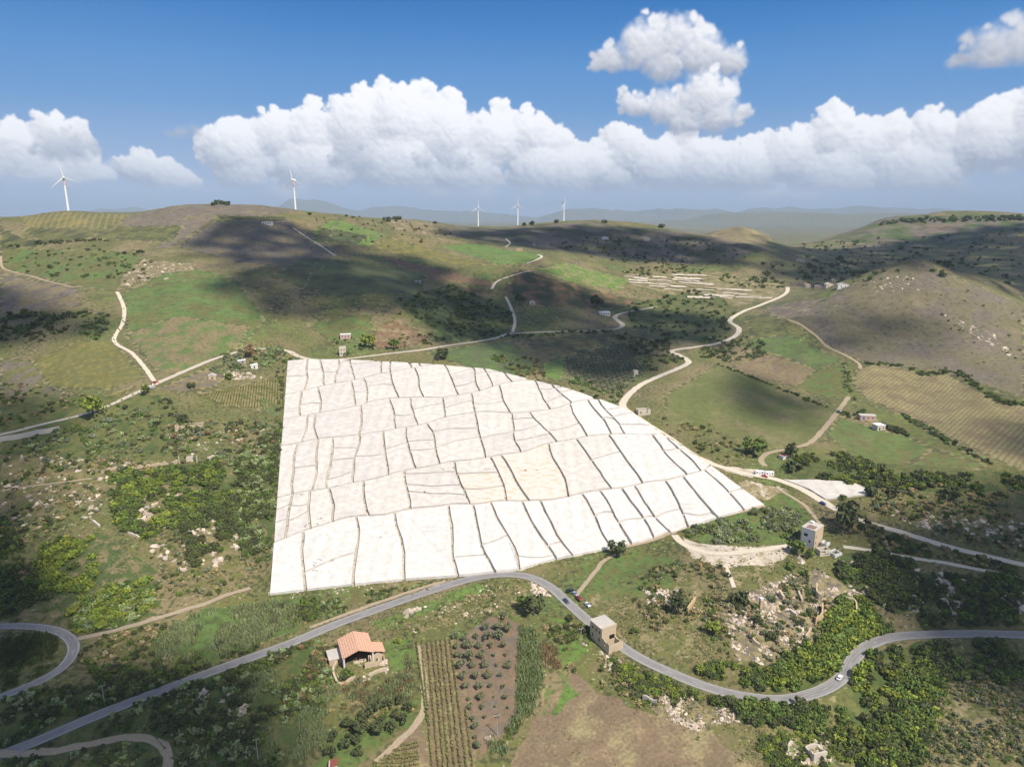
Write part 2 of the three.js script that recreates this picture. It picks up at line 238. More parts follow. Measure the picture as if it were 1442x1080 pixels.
// ------------------------------------------------------------------ roads: graded benches in the terrain, then strips on them
function splinePath(pts, step) {
  const c = new THREE.CatmullRomCurve3(pts.map(([x, d]) => new THREE.Vector3(x, 0, d)), false, 'centripetal'), n = Math.max(2, Math.round(c.getLength() / step));
  return c.getSpacedPoints(n).map((p) => [p.x, p.z]);
}
const ROADS = [
  // name, width, material, survey line
  ['asphalt_road', 6.2, 'asphalt', [[-60, 1090], [0, 1060], [60, 1038], [140, 1006], [240, 966], [320, 938], [400, 909], [480, 878], [560, 848], [620, 828], [670, 813], [710, 807], [745, 812], [775, 827], [800, 848], [830, 876], [865, 903], [905, 928], [950, 950], [1000, 970], [1050, 982], [1100, 986], [1145, 978], [1172, 966], [1190, 950], [1205, 925], [1225, 909], [1260, 898], [1300, 893], [1370, 892], [1442, 893], [1520, 896]]],
  ['asphalt_loop_road', 5.2, 'asphalt', [[-60, 884], [0, 884], [45, 882], [80, 888], [100, 902], [102, 918], [85, 940], [50, 962], [0, 984], [-60, 1005]]],
  ['ridge_road', 6, 'gravel', [[-40, 620], [0, 611], [60, 598], [110, 586], [150, 573], [190, 552], [218, 540], [260, 522], [300, 506], [340, 494], [375, 489], [405, 494], [420, 503], [448, 508], [500, 504], [545, 498], [600, 491], [650, 484], [700, 476], [715, 470], [760, 468], [820, 466], [868, 463], [877, 458], [866, 446], [880, 440], [925, 432]]],
  ['hill_track', 3.6, 'pale', [[217, 538], [205, 520], [185, 497], [160, 479], [172, 455], [174, 435], [164, 410]]],
  ['valley_track', 3.6, 'pale', [[722, 468], [725, 450], [718, 430], [712, 417]]],
  ['upper_track', 4, 'pale', [[692, 408], [700, 396], [722, 388], [748, 381]]],
  ['crest_track', 4, 'pale', [[742, 371], [755, 366], [763, 361], [757, 358]]],
  ['valley_road', 6, 'pale', [[1110, 404], [1108, 412], [1095, 420], [1070, 430], [1048, 438], [1028, 452], [1041, 462], [1037, 472], [1010, 484], [980, 489], [945, 494], [955, 499], [970, 510], [955, 519], [925, 531], [900, 544], [882, 560], [878, 572], [910, 596], [945, 618], [975, 640], [1010, 656], [1050, 667], [1090, 675], [1125, 687], [1160, 706], [1200, 729], [1260, 748], [1340, 769], [1442, 795], [1520, 812]]],
  ['ruin_track', 4, 'pale', [[1188, 770], [1240, 777], [1300, 788], [1360, 798], [1408, 808]]],
  ['farm_track', 4, 'dirt', [[1078, 658], [1072, 648], [1082, 638], [1110, 632], [1140, 624], [1158, 607], [1172, 590], [1184, 575], [1196, 558]]],
  ['cone_track', 3, 'dirt', [[1212, 520], [1210, 512], [1190, 500], [1165, 488], [1152, 475], [1135, 462], [1110, 450]]],
  ['footpath', 2.4, 'dirt', [[812, 838], [825, 822], [840, 803], [850, 790], [868, 780]]],
  ['slab_path', 3, 'dirt', [[872, 772], [915, 762], [950, 748], [985, 736], [1030, 724], [1078, 712]]],
  ['dirt_lane', 4.5, 'pale', [[950, 752], [958, 765], [975, 775], [1010, 778], [1060, 776], [1112, 768]]],
  ['lane_path', 2.2, 'pale', [[1021, 795], [1028, 810], [1034, 828]]],
  ['house_path', 2.4, 'dirt', [[1100, 690], [1118, 702], [1134, 712], [1146, 726], [1158, 742]]],
  ['gully_track', 3.4, 'dirt', [[108, 900], [160, 888], [210, 874], [255, 860], [285, 850], [320, 838], [352, 828]]],
  ['hairpin_track', 4, 'dirt', [[-20, 1060], [20, 1062], [70, 1058], [120, 1050], [165, 1040], [205, 1038], [228, 1050], [236, 1068], [236, 1084]]],
  ['left_path', 2.6, 'dirt', [[0, 692], [50, 684], [100, 678], [145, 672]]],
  ['hillside_track', 3, 'dirt', [[0, 360], [4, 378], [40, 388], [75, 398], [104, 405]]],
  ['vine_track', 3, 'dirt', [[590, 908], [594, 940], [598, 985], [592, 1012], [560, 1045], [530, 1075]]],
  ['road_verge', 2.6, 'dirt', [[436, 884], [480, 868], [540, 846], [600, 826], [628, 818]]],
  ['crest_path', 3, 'pale', [[412, 320], [430, 333], [450, 345], [472, 360]]],
  ['far_path', 3.5, 'pale', [[712, 336], [718, 342], [712, 348]]],
].map(([name, width, kind, line]) => ({ name, width, kind, path: splinePath(line.map((p) => survey(...p)), 3) }));
const benchCells = new Map(), CELL = 16;
for (const road of ROADS) {
  const raw = road.path.map(([x, d]) => ground(x, d)), span = road.width > 4.2 ? 9 : 4;
  road.level = raw.map((_, i) => { let s = 0, n = 0; for (let k = -span; k <= span; k++) { const q = raw[clamp(i + k, 0, raw.length - 1)]; s += q; n++; } return s / n; });
  road.path.forEach(([x, d], i) => { const key = Math.floor(x / CELL) + ',' + Math.floor(d / CELL); if (!benchCells.has(key)) benchCells.set(key, []); benchCells.get(key).push([x, d, road.level[i], road.width / 2]); });
}
function bench(x, d, y) {
  const cx = Math.floor(x / CELL), cd = Math.floor(d / CELL);
  let best = 1e9, level = 0, half = 0;
  for (let i = -1; i <= 1; i++) for (let j = -1; j <= 1; j++) for (const [px, pd, l, w] of benchCells.get((cx + i) + ',' + (cd + j)) ?? []) { const q = Math.hypot(x - px, d - pd) - w; if (q < best) { best = q; level = l; half = w; } }
  return best > 12 ? y : lerp(level - .05, y, sstep(1.2, half > 2.2 ? 9 : 6, best));
}
for (let j = 0; j < ND; j++) for (let i = 0; i < NX; i++) if (gridD[j] > 0 && gridD[j] < 1800 && Math.abs(gridX[i]) < 900) high[j * NX + i] = bench(gridX[i], gridD[j], high[j * NX + i]);
// ------------------------------------------------------------------ ground cover, painted in plan
const C = { dry: [.195, .155, .075], straw: [.255, .205, .105], olive: [.122, .122, .036], green: [.098, .15, .036], bright: [.115, .19, .034], dark: [.05, .058, .022], soil: [.185, .128, .08], grey: [.15, .122, .092], pale: [.50, .43, .345], yellow: [.195, .16, .04], teal: [.088, .11, .042], rust: [.185, .108, .056], brush: [.066, .094, .023] };
// outline (survey), main colour, patch colour, share of patches, size of patches in m, rows: [two survey points along a row, spacing, colour, width share]
const COVER = [
  [[[0, 300], [100, 296], [200, 302], [330, 285], [430, 293], [480, 303], [420, 420], [300, 390], [160, 410], [0, 390]], C.olive, C.dry, .5, 60],
  [[[180, 303], [230, 293], [290, 286], [350, 287], [425, 294], [385, 303], [300, 307], [285, 320], [240, 346], [215, 352], [262, 318], [165, 320]], C.grey, C.dry, .25, 30],
  [[[250, 347], [300, 312], [400, 308], [470, 350], [452, 380], [340, 370]], C.grey, C.dry, .3, 30],
  [[[300, 303], [400, 306], [395, 312], [310, 308]], C.dark, C.olive, .3, 10],
  [[[20, 303], [60, 297], [180, 303], [150, 322], [40, 321]], C.olive, C.yellow, .4, 40, [[[90, 300], [80, 320]], 9, C.straw, .4]],
  [[[125, 336], [168, 318], [256, 318], [240, 341]], C.dark, C.olive, .5, 20, [[[170, 320], [140, 336]], 7, C.olive, .5]],
  [[[0, 322], [62, 346], [0, 350]], C.dark, C.olive, .5, 20], [[[30, 322], [150, 323], [118, 338], [60, 342]], C.dark, C.olive, .6, 20],
  [[[0, 350], [200, 355], [190, 395], [160, 410], [105, 402], [0, 378]], C.olive, C.green, .4, 30],
  [[[0, 384], [105, 406], [112, 430], [60, 440], [0, 440]], C.grey, C.dry, .5, 30],
  [[[170, 415], [230, 385], [275, 379], [330, 392], [372, 450], [340, 488], [245, 527], [215, 520], [180, 470], [176, 440]], C.green, C.olive, .45, 26],
  [[[175, 470], [250, 445], [350, 460], [335, 490], [245, 527], [215, 520]], C.dry, C.green, .45, 16],
  [[[165, 395], [200, 365], [270, 372], [275, 380], [220, 388], [175, 405]], C.dry, C.pale, .2, 6],
  [[[45, 508], [110, 480], [160, 480], [203, 532], [150, 548], [70, 545]], C.yellow, C.olive, .6, 6, [[[120, 490], [150, 540]], 5, C.olive, .4]],
  [[[0, 505], [45, 508], [70, 545], [120, 560], [60, 590], [0, 600]], C.grey, C.olive, .5, 14],
  [[[60, 588], [150, 555], [190, 545], [140, 570], [70, 592]], C.yellow, C.olive, .3, 9],
  [[[275, 553], [330, 545], [395, 529], [398, 575], [370, 580], [320, 572]], C.straw, C.olive, .4, 8],
  [[[220, 548], [290, 520], [330, 520], [300, 545], [260, 552]], C.grey, C.dry, .5, 8],
  [[[470, 308], [540, 330], [520, 345], [440, 340], [440, 325]], C.bright, C.green, .4, 20],
  [[[520, 345], [545, 333], [640, 358], [700, 374], [640, 372], [560, 358]], C.olive, C.yellow, .5, 14],
  [[[430, 456], [520, 440], [526, 472], [470, 484]], C.olive, C.green, .4, 14], [[[590, 412], [640, 400], [705, 412], [640, 432]], C.rust, C.dark, .4, 14], [[[450, 320], [520, 332], [500, 345], [440, 338]], C.dark, C.teal, .4, 14], [[[560, 330], [618, 340], [610, 350], [548, 335]], C.dry, C.yellow, .4, 14], [[[890, 455], [1010, 462], [1000, 480], [900, 478]], C.teal, C.dark, .4, 14], [[[620, 455], [715, 470], [690, 478], [600, 482]], C.dark, C.green, .4, 10],
  [[[618, 347], [662, 342], [762, 360], [742, 371], [700, 372]], C.bright, C.green, .4, 20],
  [[[750, 378], [800, 370], [885, 394], [874, 409], [800, 396]], C.bright, C.straw, .35, 14],
  [[[530, 358], [620, 380], [692, 397], [696, 404], [600, 393]], C.rust, C.grey, .3, 12],
  [[[430, 362], [600, 384], [592, 412], [470, 418], [380, 390]], C.teal, C.dark, .4, 30, [[[450, 370], [560, 405]], 6, C.olive, .4]],
  [[[524, 474], [540, 456], [560, 450], [612, 480], [570, 489], [527, 491]], C.rust, C.straw, .35, 10],
  [[[740, 476], [866, 467], [852, 482], [792, 505], [748, 492]], C.dark, C.olive, .5, 10, [[[760, 480], [800, 500]], 5, C.rust, .35]],
  [[[764, 512], [796, 500], [791, 536], [768, 532]], C.bright, C.green, .4, 10],
  [[[600, 495], [720, 480], [760, 520], [740, 532], [650, 516]], C.teal, C.green, .4, 14],
  [[[796, 500], [890, 482], [905, 520], [870, 552], [800, 541]], C.teal, C.soil, .4, 9],
  [[[730, 380], [900, 425], [880, 435], [760, 430], [710, 410]], C.rust, C.dark, .55, 20],
  [[[936, 556], [1012, 514], [1182, 573], [1164, 622], [1082, 632], [1002, 607], [940, 592]], C.olive, C.dry, .38, 34, [[[960, 560], [1120, 615]], 4, C.green, .5]],
  [[[1032, 517], [1078, 499], [1112, 505], [1152, 522], [1120, 545]], C.dry, C.soil, .5, 18],
  [[[1120, 545], [1152, 520], [1192, 515], [1197, 562], [1150, 556]], C.olive, C.green, .4, 14],
  [[[1060, 478], [1110, 470], [1186, 508], [1150, 521], [1094, 500], [1040, 486]], C.green, C.teal, .5, 18],
  [[[1050, 445], [1090, 440], [1110, 470], [1060, 478]], C.olive, C.dark, .4, 14],
  [[[1080, 432], [1150, 420], [1180, 430], [1130, 448], [1085, 446]], C.grey, C.straw, .3, 12],
  [[[1164, 612], [1184, 587], [1225, 603], [1270, 612], [1313, 632], [1266, 662], [1200, 642]], C.green, C.olive, .35, 16, [[[1190, 600], [1280, 640]], 5, C.olive, .4]],
  [[[1270, 661], [1315, 634], [1392, 655], [1352, 670]], C.olive, C.green, .4, 8],
  [[[1196, 560], [1270, 585], [1392, 655], [1315, 632], [1270, 610], [1215, 582]], C.olive, C.bright, .3, 8],
  [[[1206, 522], [1225, 514], [1260, 517], [1312, 530], [1334, 527], [1372, 548], [1410, 570], [1442, 568], [1520, 580], [1520, 690], [1442, 664], [1390, 640], [1280, 585], [1218, 560], [1202, 540]], C.straw, C.soil, .4, 20, [[[1330, 535], [1280, 580]], 3.4, C.olive, .6]],
  [[[1110, 450], [1200, 400], [1290, 366], [1442, 430], [1442, 565], [1334, 524], [1225, 512], [1180, 495]], [.15, .128, .07], C.grey, .45, 40],
  [[[1320, 520], [1400, 545], [1442, 560], [1442, 572], [1410, 570], [1334, 527]], C.olive, C.dark, .5, 8],
  [[[880, 386], [1012, 383], [1108, 402], [1096, 418], [1040, 432], [960, 418], [890, 402]], C.straw, C.olive, .45, 14],
  [[[1020, 320], [1050, 318], [1085, 330], [1075, 350], [1000, 335]], C.dry, C.straw, .3, 40],
  [[[1170, 335], [1250, 306], [1442, 302], [1442, 340], [1300, 345], [1200, 350]], C.brush, C.grey, .45, 70],
  [[[1285, 318], [1360, 312], [1350, 328], [1290, 328]], C.grey, C.rust, .3, 40], [[[1380, 330], [1442, 325], [1442, 350], [1390, 352]], C.dry, C.olive, .4, 50], [[[1190, 342], [1270, 340], [1240, 352], [1200, 352]], C.dry, C.pale, .15, 30],
  [[[560, 312], [640, 318], [700, 322], [760, 316], [830, 313], [960, 326], [1090, 350], [1000, 372], [880, 368], [760, 348], [640, 335]], C.grey, C.dark, .5, 60],
  [[[530, 305], [600, 312], [650, 325], [640, 335], [560, 325]], C.dry, C.pale, .12, 20],
  // undergrowth of the thickets
  [[[145, 665], [220, 660], [330, 645], [396, 600], [390, 700], [380, 790], [330, 800], [260, 790], [200, 760], [160, 740]], C.brush, C.dry, .3, 9], [[[50, 765], [140, 750], [220, 805], [225, 865], [150, 890], [90, 892], [50, 850]], C.brush, C.dry, .42, 7], [[[0, 560], [230, 556], [280, 600], [240, 650], [0, 650]], C.olive, C.brush, .45, 10],
  [[[955, 748], [1050, 714], [1135, 722], [1128, 762], [1000, 768]], C.brush, C.olive, .4, 7], [[[1178, 782], [1262, 775], [1345, 838], [1260, 866], [1188, 824]], C.brush, C.dark, .5, 8], [[[1078, 957], [1155, 905], [1172, 848], [1215, 842], [1256, 885], [1212, 906], [1172, 952], [1120, 976]], C.brush, C.olive, .4, 6], [[[1178, 985], [1230, 918], [1300, 905], [1335, 960], [1300, 1080], [1220, 1095], [1178, 1045]], C.brush, C.olive, .35, 8],
  [[[0, 975], [300, 950], [440, 900], [460, 1000], [380, 1095], [0, 1095]], C.brush, C.olive, .45, 8], [[[210, 908], [285, 858], [425, 842], [418, 886], [300, 932], [228, 940]], C.green, C.brush, .4, 6], [[[1100, 640], [1442, 668], [1442, 694], [1240, 692], [1110, 670]], C.brush, C.olive, .45, 8], [[[640, 400], [722, 440], [716, 474], [620, 468], [560, 432], [590, 412]], C.brush, C.dark, .4, 12], [[[880, 430], [1000, 405], [1040, 440], [1025, 470], [940, 480], [890, 462]], C.olive, C.brush, .5, 12],
  // valley floor and foreground
  [[[716, 1090], [730, 1050], [758, 1000], [774, 946], [800, 943], [838, 970], [900, 1000], [1000, 1032], [1062, 1078], [1064, 1090]], C.soil, C.straw, .35, 14, [[[800, 1070], [900, 1010]], 2.2, C.dry, .3]],
  [[[772, 1008], [800, 960], [812, 976], [786, 1008]], C.bright, C.green, .5, 4],
  [[[762, 1010], [775, 948], [800, 944], [800, 958], [778, 985]], C.dry, C.green, .4, 5],
  [[[640, 905], [690, 868], [735, 878], [737, 1000], [702, 1040], [672, 1064], [662, 1000]], C.soil, C.grey, .4, 9],
  [[[584, 906], [640, 899], [662, 1000], [672, 1090], [604, 1090], [598, 985]], C.soil, C.straw, .3, 6],
  [[[520, 1090], [592, 1018], [604, 1090]], C.soil, C.straw, .3, 6],
  [[[430, 1090], [470, 1030], [560, 1000], [594, 985], [590, 1012], [520, 1062], [494, 1090]], C.green, C.olive, .4, 5],
  [[[560, 872], [690, 818], [745, 830], [745, 870], [700, 862], [640, 880], [590, 896]], C.olive, C.straw, .35, 5],
  [[[520, 878], [600, 848], [670, 822], [690, 830], [600, 862], [540, 890]], C.bright, C.green, .5, 5],
  [[[540, 905], [580, 900], [583, 940], [552, 945]], C.bright, C.green, .5, 5],
  [[[770, 870], [830, 880], [838, 912], [800, 940], [776, 925]], C.bright, C.olive, .5, 6],
  [[[820, 840], [960, 800], [1010, 850], [960, 930], [870, 900]], C.olive, C.straw, .42, 7],
  [[[820, 800], [900, 775], [960, 790], [950, 830], [850, 845]], C.green, C.olive, .45, 7],
  [[[1025, 795], [1095, 790], [1120, 840], [1085, 860], [1040, 840]], C.olive, C.straw, .35, 6],
  [[[958, 756], [985, 766], [1060, 770], [1110, 766], [1112, 778], [1090, 796], [1020, 800], [975, 786]], C.pale, C.straw, .35, 5],
  [[[1022, 686], [1052, 676], [1110, 690], [1090, 706], [1074, 704]], C.straw, C.pale, .35, 6],
  [[[1010, 655], [1080, 664], [1060, 672], [1020, 664]], C.pale, C.straw, .3, 6],
  [[[1010, 850], [1060, 830], [1150, 800], [1200, 830], [1180, 900], [1120, 950], [1040, 930]], C.straw, C.grey, .45, 5],
  [[[880, 960], [960, 975], [1010, 1005], [990, 1030], [930, 1010]], C.straw, C.grey, .4, 4],
  [[[1090, 1030], [1160, 1020], [1180, 1075], [1110, 1080]], C.straw, C.green, .4, 4],
  [[[1080, 990], [1180, 980], [1160, 1030], [1080, 1030]], C.olive, C.straw, .4, 6],
  [[[1290, 960], [1400, 950], [1442, 1000], [1400, 1090], [1330, 1080]], C.olive, C.straw, .45, 6],
  [[[0, 640], [140, 650], [260, 660], [200, 700], [80, 720], [0, 740]], C.dry, C.olive, .5, 9],
  [[[190, 680], [330, 690], [380, 760], [330, 830], [250, 840], [220, 760]], C.dry, C.olive, .5, 7],
  [[[110, 900], [230, 872], [260, 940], [180, 950], [110, 930]], C.olive, C.dry, .4, 6],
  [[[1230, 700], [1442, 690], [1442, 780], [1330, 755], [1200, 722]], C.olive, C.dry, .4, 8],
  [[[1050, 720], [1110, 690], [1150, 740], [1120, 765], [990, 765], [960, 748]], C.green, C.olive, .4, 6],
];
const SLAB_COVER = [null, [.40, .35, .29], [.46, .41, .345], .5, 9]; COVER.push(SLAB_COVER);   // walkway floor between the slabs
function fillPolygon(ids, W, H, box, poly, id) {
  const [x0, x1, d0, d1] = box, P = poly.map(([x, d]) => [(x - x0) / (x1 - x0) * W, (d - d0) / (d1 - d0) * H]);
  const lo = Math.max(0, Math.floor(Math.min(...P.map((p) => p[1])))), hi = Math.min(H - 1, Math.ceil(Math.max(...P.map((p) => p[1]))));
  for (let r = lo; r <= hi; r++) {
    const cut = [];
    for (let i = 0, j = P.length - 1; i < P.length; j = i++) { const a = P[j], b = P[i], y = r + .5; if ((a[1] <= y) !== (b[1] <= y)) cut.push(a[0] + (b[0] - a[0]) * (y - a[1]) / (b[1] - a[1])); }
    cut.sort((a, b) => a - b);
    for (let k = 0; k + 1 < cut.length; k += 2) ids.fill(id, r * W + clamp(Math.ceil(cut[k] - .5), 0, W), r * W + clamp(Math.ceil(cut[k + 1] - .5), 0, W));
  }
}
const densify = (pts) => { const out = []; pts.forEach(([x, y], i) => { const [u, v] = pts[(i + 1) % pts.length], n = Math.max(1, Math.round(Math.hypot(u - x, v - y) / 14)); for (let k = 0; k < n; k++) out.push([lerp(x, u, k / n), lerp(y, v, k / n)]); }); return out; };
for (const c of COVER) {
  c.plan = c[0] ? densify(c[0]).map((p) => survey(...p)) : SLAB_EDGE;
  if (c[5]) { const [a, b] = c[5][0].map((p) => survey(...p)), q = Math.hypot(b[0] - a[0], b[1] - a[1]); c.across = [-(b[1] - a[1]) / q, (b[0] - a[0]) / q]; }
}
const FIELDS = 52;                                                          // the first entries are farmed plots with grown-over margins
function edgeMap(W, H, box, half) {
  const out = new Uint8Array(W * H), [x0, x1, d0, d1] = box, sx = W / (x1 - x0), sd = H / (d1 - d0);
  COVER.slice(0, FIELDS).forEach((c) => c.plan.forEach((p, i) => { const q = c.plan[(i + 1) % c.plan.length], n = Math.ceil(Math.hypot((q[0] - p[0]) * sx, (q[1] - p[1]) * sd)); if (n > 900) return; for (let k = 0; k <= n; k++) { const x = lerp(p[0], q[0], k / n), d = lerp(p[1], q[1], k / n), w = half * (.4 + 1.1 * Math.max(0, noise(x / 14, d / 14) + .35)); for (let a = -Math.round(w * sx); a <= w * sx; a++) for (let b = -Math.round(w * sd); b <= w * sd; b++) { const u = Math.round((x - x0) * sx) + a, v = Math.round((d - d0) * sd) + b; if (u >= 0 && v >= 0 && u < W && v < H) out[v * W + u] = 1; } } }));
  return out;
}
function coverMap(W, H, box) { const ids = new Uint8Array(W * H); COVER.forEach((c, i) => fillPolygon(ids, W, H, box, c.plan, i + 1)); return ids; }
const mix3 = (a, b, t) => [a[0] + (b[0] - a[0]) * t, a[1] + (b[1] - a[1]) * t, a[2] + (b[2] - a[2]) * t];
function groundMap(W, H, box, fine) {
  const ids = coverMap(W, H, box), rim = fine < 5 ? edgeMap(W, H, box, 1.1) : null, out = new Uint8Array(W * H * 4), [x0, x1, d0, d1] = box, sx = (x1 - x0) / W, sd = (d1 - d0) / H, wob = fine * 4;
  const srgb = (v) => Math.round(255 * clamp(v <= .0031308 ? v * 12.92 : 1.055 * Math.pow(v, 1 / 2.4) - .055, 0, 1));
  for (let r = 0; r < H; r++) for (let q = 0; q < W; q++) {
    const x = x0 + (q + .5) * sx, d = d0 + (r + .5) * sd;
    const ux = noise(x / (wob * 2.2), d / (wob * 2.2)) * wob * .45, ud = noise(x / (wob * 2.2) + 50, d / (wob * 2.2)) * wob * .45;
    const id = ids[clamp(Math.floor(r + ud / sd), 0, H - 1) * W + clamp(Math.floor(q + ux / sx), 0, W - 1)], c = id ? COVER[id - 1] : null;
    const grain = noise(x / (1.3 * fine), d / (1.3 * fine)), mid = noise(x / (5.1 * fine) + 9, d / (5.1 * fine)), tuft = noise(x / (2.4 * fine) + 70, d / (2.4 * fine));
    let col;
    if (c) {
      const s = c[4], p = .5 + fbm(x / s + id * 3.7, d / s, 3) * .9 + grain * .16;
      col = mix3(c[1], c[2], sstep(1 - c[3] - .22, 1 - c[3] + .22, p));
      if (c[5]) { const t = (x * c.across[0] + d * c.across[1]) / c[5][1] + .08 * mid, f = Math.abs(t - Math.round(t)); if (f < c[5][3] * .5) col = mix3(col, c[5][2], .85 * sstep(c[5][3] * .5, c[5][3] * .3, f) * (.75 + .4 * tuft)); }
      else if (tuft > .28 && c[1] !== C.soil && c[1] !== C.pale) col = mix3(col, C.dark, .55 * sstep(.28, .5, tuft));
    } else {
      const g = .5 + .85 * fbm(x / 70, d / 70, 3) + .25 * mid;
      col = mix3(C.dry, C.olive, sstep(.25, .6, g)); col = mix3(col, C.green, .7 * sstep(.62, .95, g));
      col = mix3(col, C.dark, .8 * sstep(.14, .5, tuft + .5 * noise(x / 24, d / 24)));
      if (d < 900 && grain > .5 && mid > .05) col = mix3(col, C.pale, .5 * sstep(.5, .7, grain));
    }
    if (rim && rim[r * W + q] && id <= FIELDS) col = mix3(col, mid > .1 ? C.straw : C.dark, .6);
    const wide = fbm(x / 110 + 31, d / 110, 3), lean = .22 * sstep(-.1, .5, wide); if (!c || c[1] !== SLAB_COVER[1]) col = mix3(col, wide * 7 % 1 > 0 && noise(x / 60, d / 60) > 0 ? C.dry : C.olive, lean);
    const k = 1 + .22 * grain + .16 * mid + .2 * fbm(x / 33, d / 33 + 8, 2), o = (r * W + q) * 4;
    out[o] = srgb(col[0] * k); out[o + 1] = srgb(col[1] * k); out[o + 2] = srgb(col[2] * k); out[o + 3] = 255;
  }
  const t = new THREE.DataTexture(out, W, H); t.colorSpace = THREE.SRGBColorSpace; t.magFilter = THREE.LinearFilter; t.needsUpdate = true;
  return t;
}
const NEAR = [-520, 520, 150, 700], MIDDLE = [-1150, 1150, -300, 1900], WIDE = [-6000, 6000, -1800, 7000];
{
  const layers = [[2048, 2048, NEAR, 1], [2048, 2048, MIDDLE, 1.9], [1024, 1024, WIDE, 14]];
  const mats = layers.map(([w, h, box, fine], k) => { const map = groundMap(w, h, box, fine); map.channel = k; if (k === 2) map.wrapS = map.wrapT = THREE.MirroredRepeatWrapping; return new THREE.MeshStandardMaterial({ map, roughness: 1, metalness: 0 }); });
  const pos = new Float32Array(NX * ND * 3), uvs = layers.map(() => new Float32Array(NX * ND * 2));
  for (let j = 0; j < ND; j++) for (let i = 0; i < NX; i++) {
    const k = j * NX + i, x = gridX[i], d = gridD[j];
    pos[k * 3] = x; pos[k * 3 + 1] = high[k]; pos[k * 3 + 2] = -d;
    layers.forEach(([, , [x0, x1, d0, d1]], l) => { uvs[l][k * 2] = (x - x0) / (x1 - x0); uvs[l][k * 2 + 1] = (d - d0) / (d1 - d0); });
  }
  const lists = [[], [], []];
  for (let j = 0; j < ND - 1; j++) for (let i = 0; i < NX - 1; i++) {
    const within = ([x0, x1, d0, d1]) => gridX[i] >= x0 && gridX[i + 1] <= x1 && gridD[j] >= d0 && gridD[j + 1] <= d1, a = j * NX + i;
    lists[within(NEAR) ? 0 : within(MIDDLE) ? 1 : 2].push(a, a + 1, a + NX, a + 1, a + NX + 1, a + NX);
  }
  const g = new THREE.BufferGeometry(), index = new Uint32Array(lists.reduce((s, l) => s + l.length, 0));
  let at = 0; lists.forEach((l, k) => { index.set(l, at); g.addGroup(at, l.length, k); at += l.length; });
  g.setIndex(new THREE.BufferAttribute(index, 1)); g.setAttribute('position', new THREE.BufferAttribute(pos, 3));
  uvs.forEach((u, k) => g.setAttribute(k ? 'uv' + k : 'uv', new THREE.BufferAttribute(u, 2)));
  g.computeVertexNormals();
  const sheet = new THREE.Mesh(g, mats); sheet.name = 'ground'; sheet.userData.kind = 'structure'; sheet.receiveShadow = sheet.castShadow = true; scene.add(sheet);
}
// ------------------------------------------------------------------ helpers for things and parts
const used = new Map();
const numbered = (name) => { const n = used.get(name) ?? 0; used.set(name, n + 1); return n ? name + '_' + String(n).padStart(3, '0') : name; };
const mat = (r, g, b, rough = .95, more = {}) => new THREE.MeshStandardMaterial({ color: new THREE.Color().setRGB(r, g, b), roughness: rough, metalness: 0, ...more });
function shade(o) { o.traverse((m) => { if (m.isMesh) m.castShadow = m.receiveShadow = true; }); return o; }
function tag(o, label, category, group) { o.userData.label = label; o.userData.category = category; if (group) o.userData.group = group; return o; }
function add(o, name) { o.name = numbered(name); scene.add(o); return shade(o); }
function part(parent, name, geometry, material) { const m = new THREE.Mesh(geometry, material); m.name = name; m.castShadow = m.receiveShadow = true; parent.add(m); return m; }
function structure(name, geometry, material) { const m = add(new THREE.Mesh(geometry, material), name); m.userData.kind = 'structure'; return m; }
function place(o, x, d, turn = 0, sink = 0) { o.position.set(x, ground(x, d) - sink, -d); o.rotation.y = turn; return o; }
const byteMap = (W, H, f, srgb = true) => { const a = new Uint8Array(W * H * 4); for (let y = 0; y < H; y++) for (let x = 0; x < W; x++) { const c = f(x, y), o = (y * W + x) * 4; a[o] = clamp(c[0], 0, 1) * 255; a[o + 1] = clamp(c[1], 0, 1) * 255; a[o + 2] = clamp(c[2], 0, 1) * 255; a[o + 3] = 255; } const t = new THREE.DataTexture(a, W, H); t.wrapS = t.wrapT = THREE.MirroredRepeatWrapping; t.magFilter = THREE.LinearFilter; if (srgb) t.colorSpace = THREE.SRGBColorSpace; t.needsUpdate = true; return t; };
// grain of a surface in sRGB round 1: patches of several sizes
const grainMap = (size, spread, tint, fine = 1) => byteMap(256, 256, (x, y) => { const n = fbm(x / 60, y / 60, 3) + fine * .6 * noise(x / 3.1, y / 3.1) + .5 * noise(x / 14 + 9, y / 14), v = 1 - spread + spread * .8 * n; return [v + tint[0] * n, v + tint[1] * n, v + tint[2] * n]; });

// ------------------------------------------------------------------ road surfaces
const asphaltMap = byteMap(256, 256, (x, y) => { const n = .78 + .16 * fbm(x / 22, y / 90, 4) + .06 * noise(x / 2.3, y / 2.3), worn = Math.exp(-((((x % 128) - 64) / 26) ** 2)) * .06; return [n + worn, n + worn, n + worn]; });
const gravelMap = byteMap(256, 256, (x, y) => { const n = .86 + .12 * fbm(x / 30, y / 18, 3) + .08 * noise(x / 2.1, y / 2.1); return [n, n * .99, n * .97]; });
const ROAD = {
  asphalt: new THREE.MeshStandardMaterial({ map: asphaltMap, color: new THREE.Color().setRGB(.40, .375, .36), roughness: .9 }),
  gravel: new THREE.MeshStandardMaterial({ map: gravelMap, color: new THREE.Color().setRGB(.72, .63, .52), roughness: 1 }),
  pale: new THREE.MeshStandardMaterial({ map: gravelMap, color: new THREE.Color().setRGB(.82, .73, .60), roughness: 1 }),
  dirt: new THREE.MeshStandardMaterial({ map: gravelMap, color: new THREE.Color().setRGB(.52, .415, .295), roughness: 1 }),
};
const paint = mat(.42, .41, .4, .8);
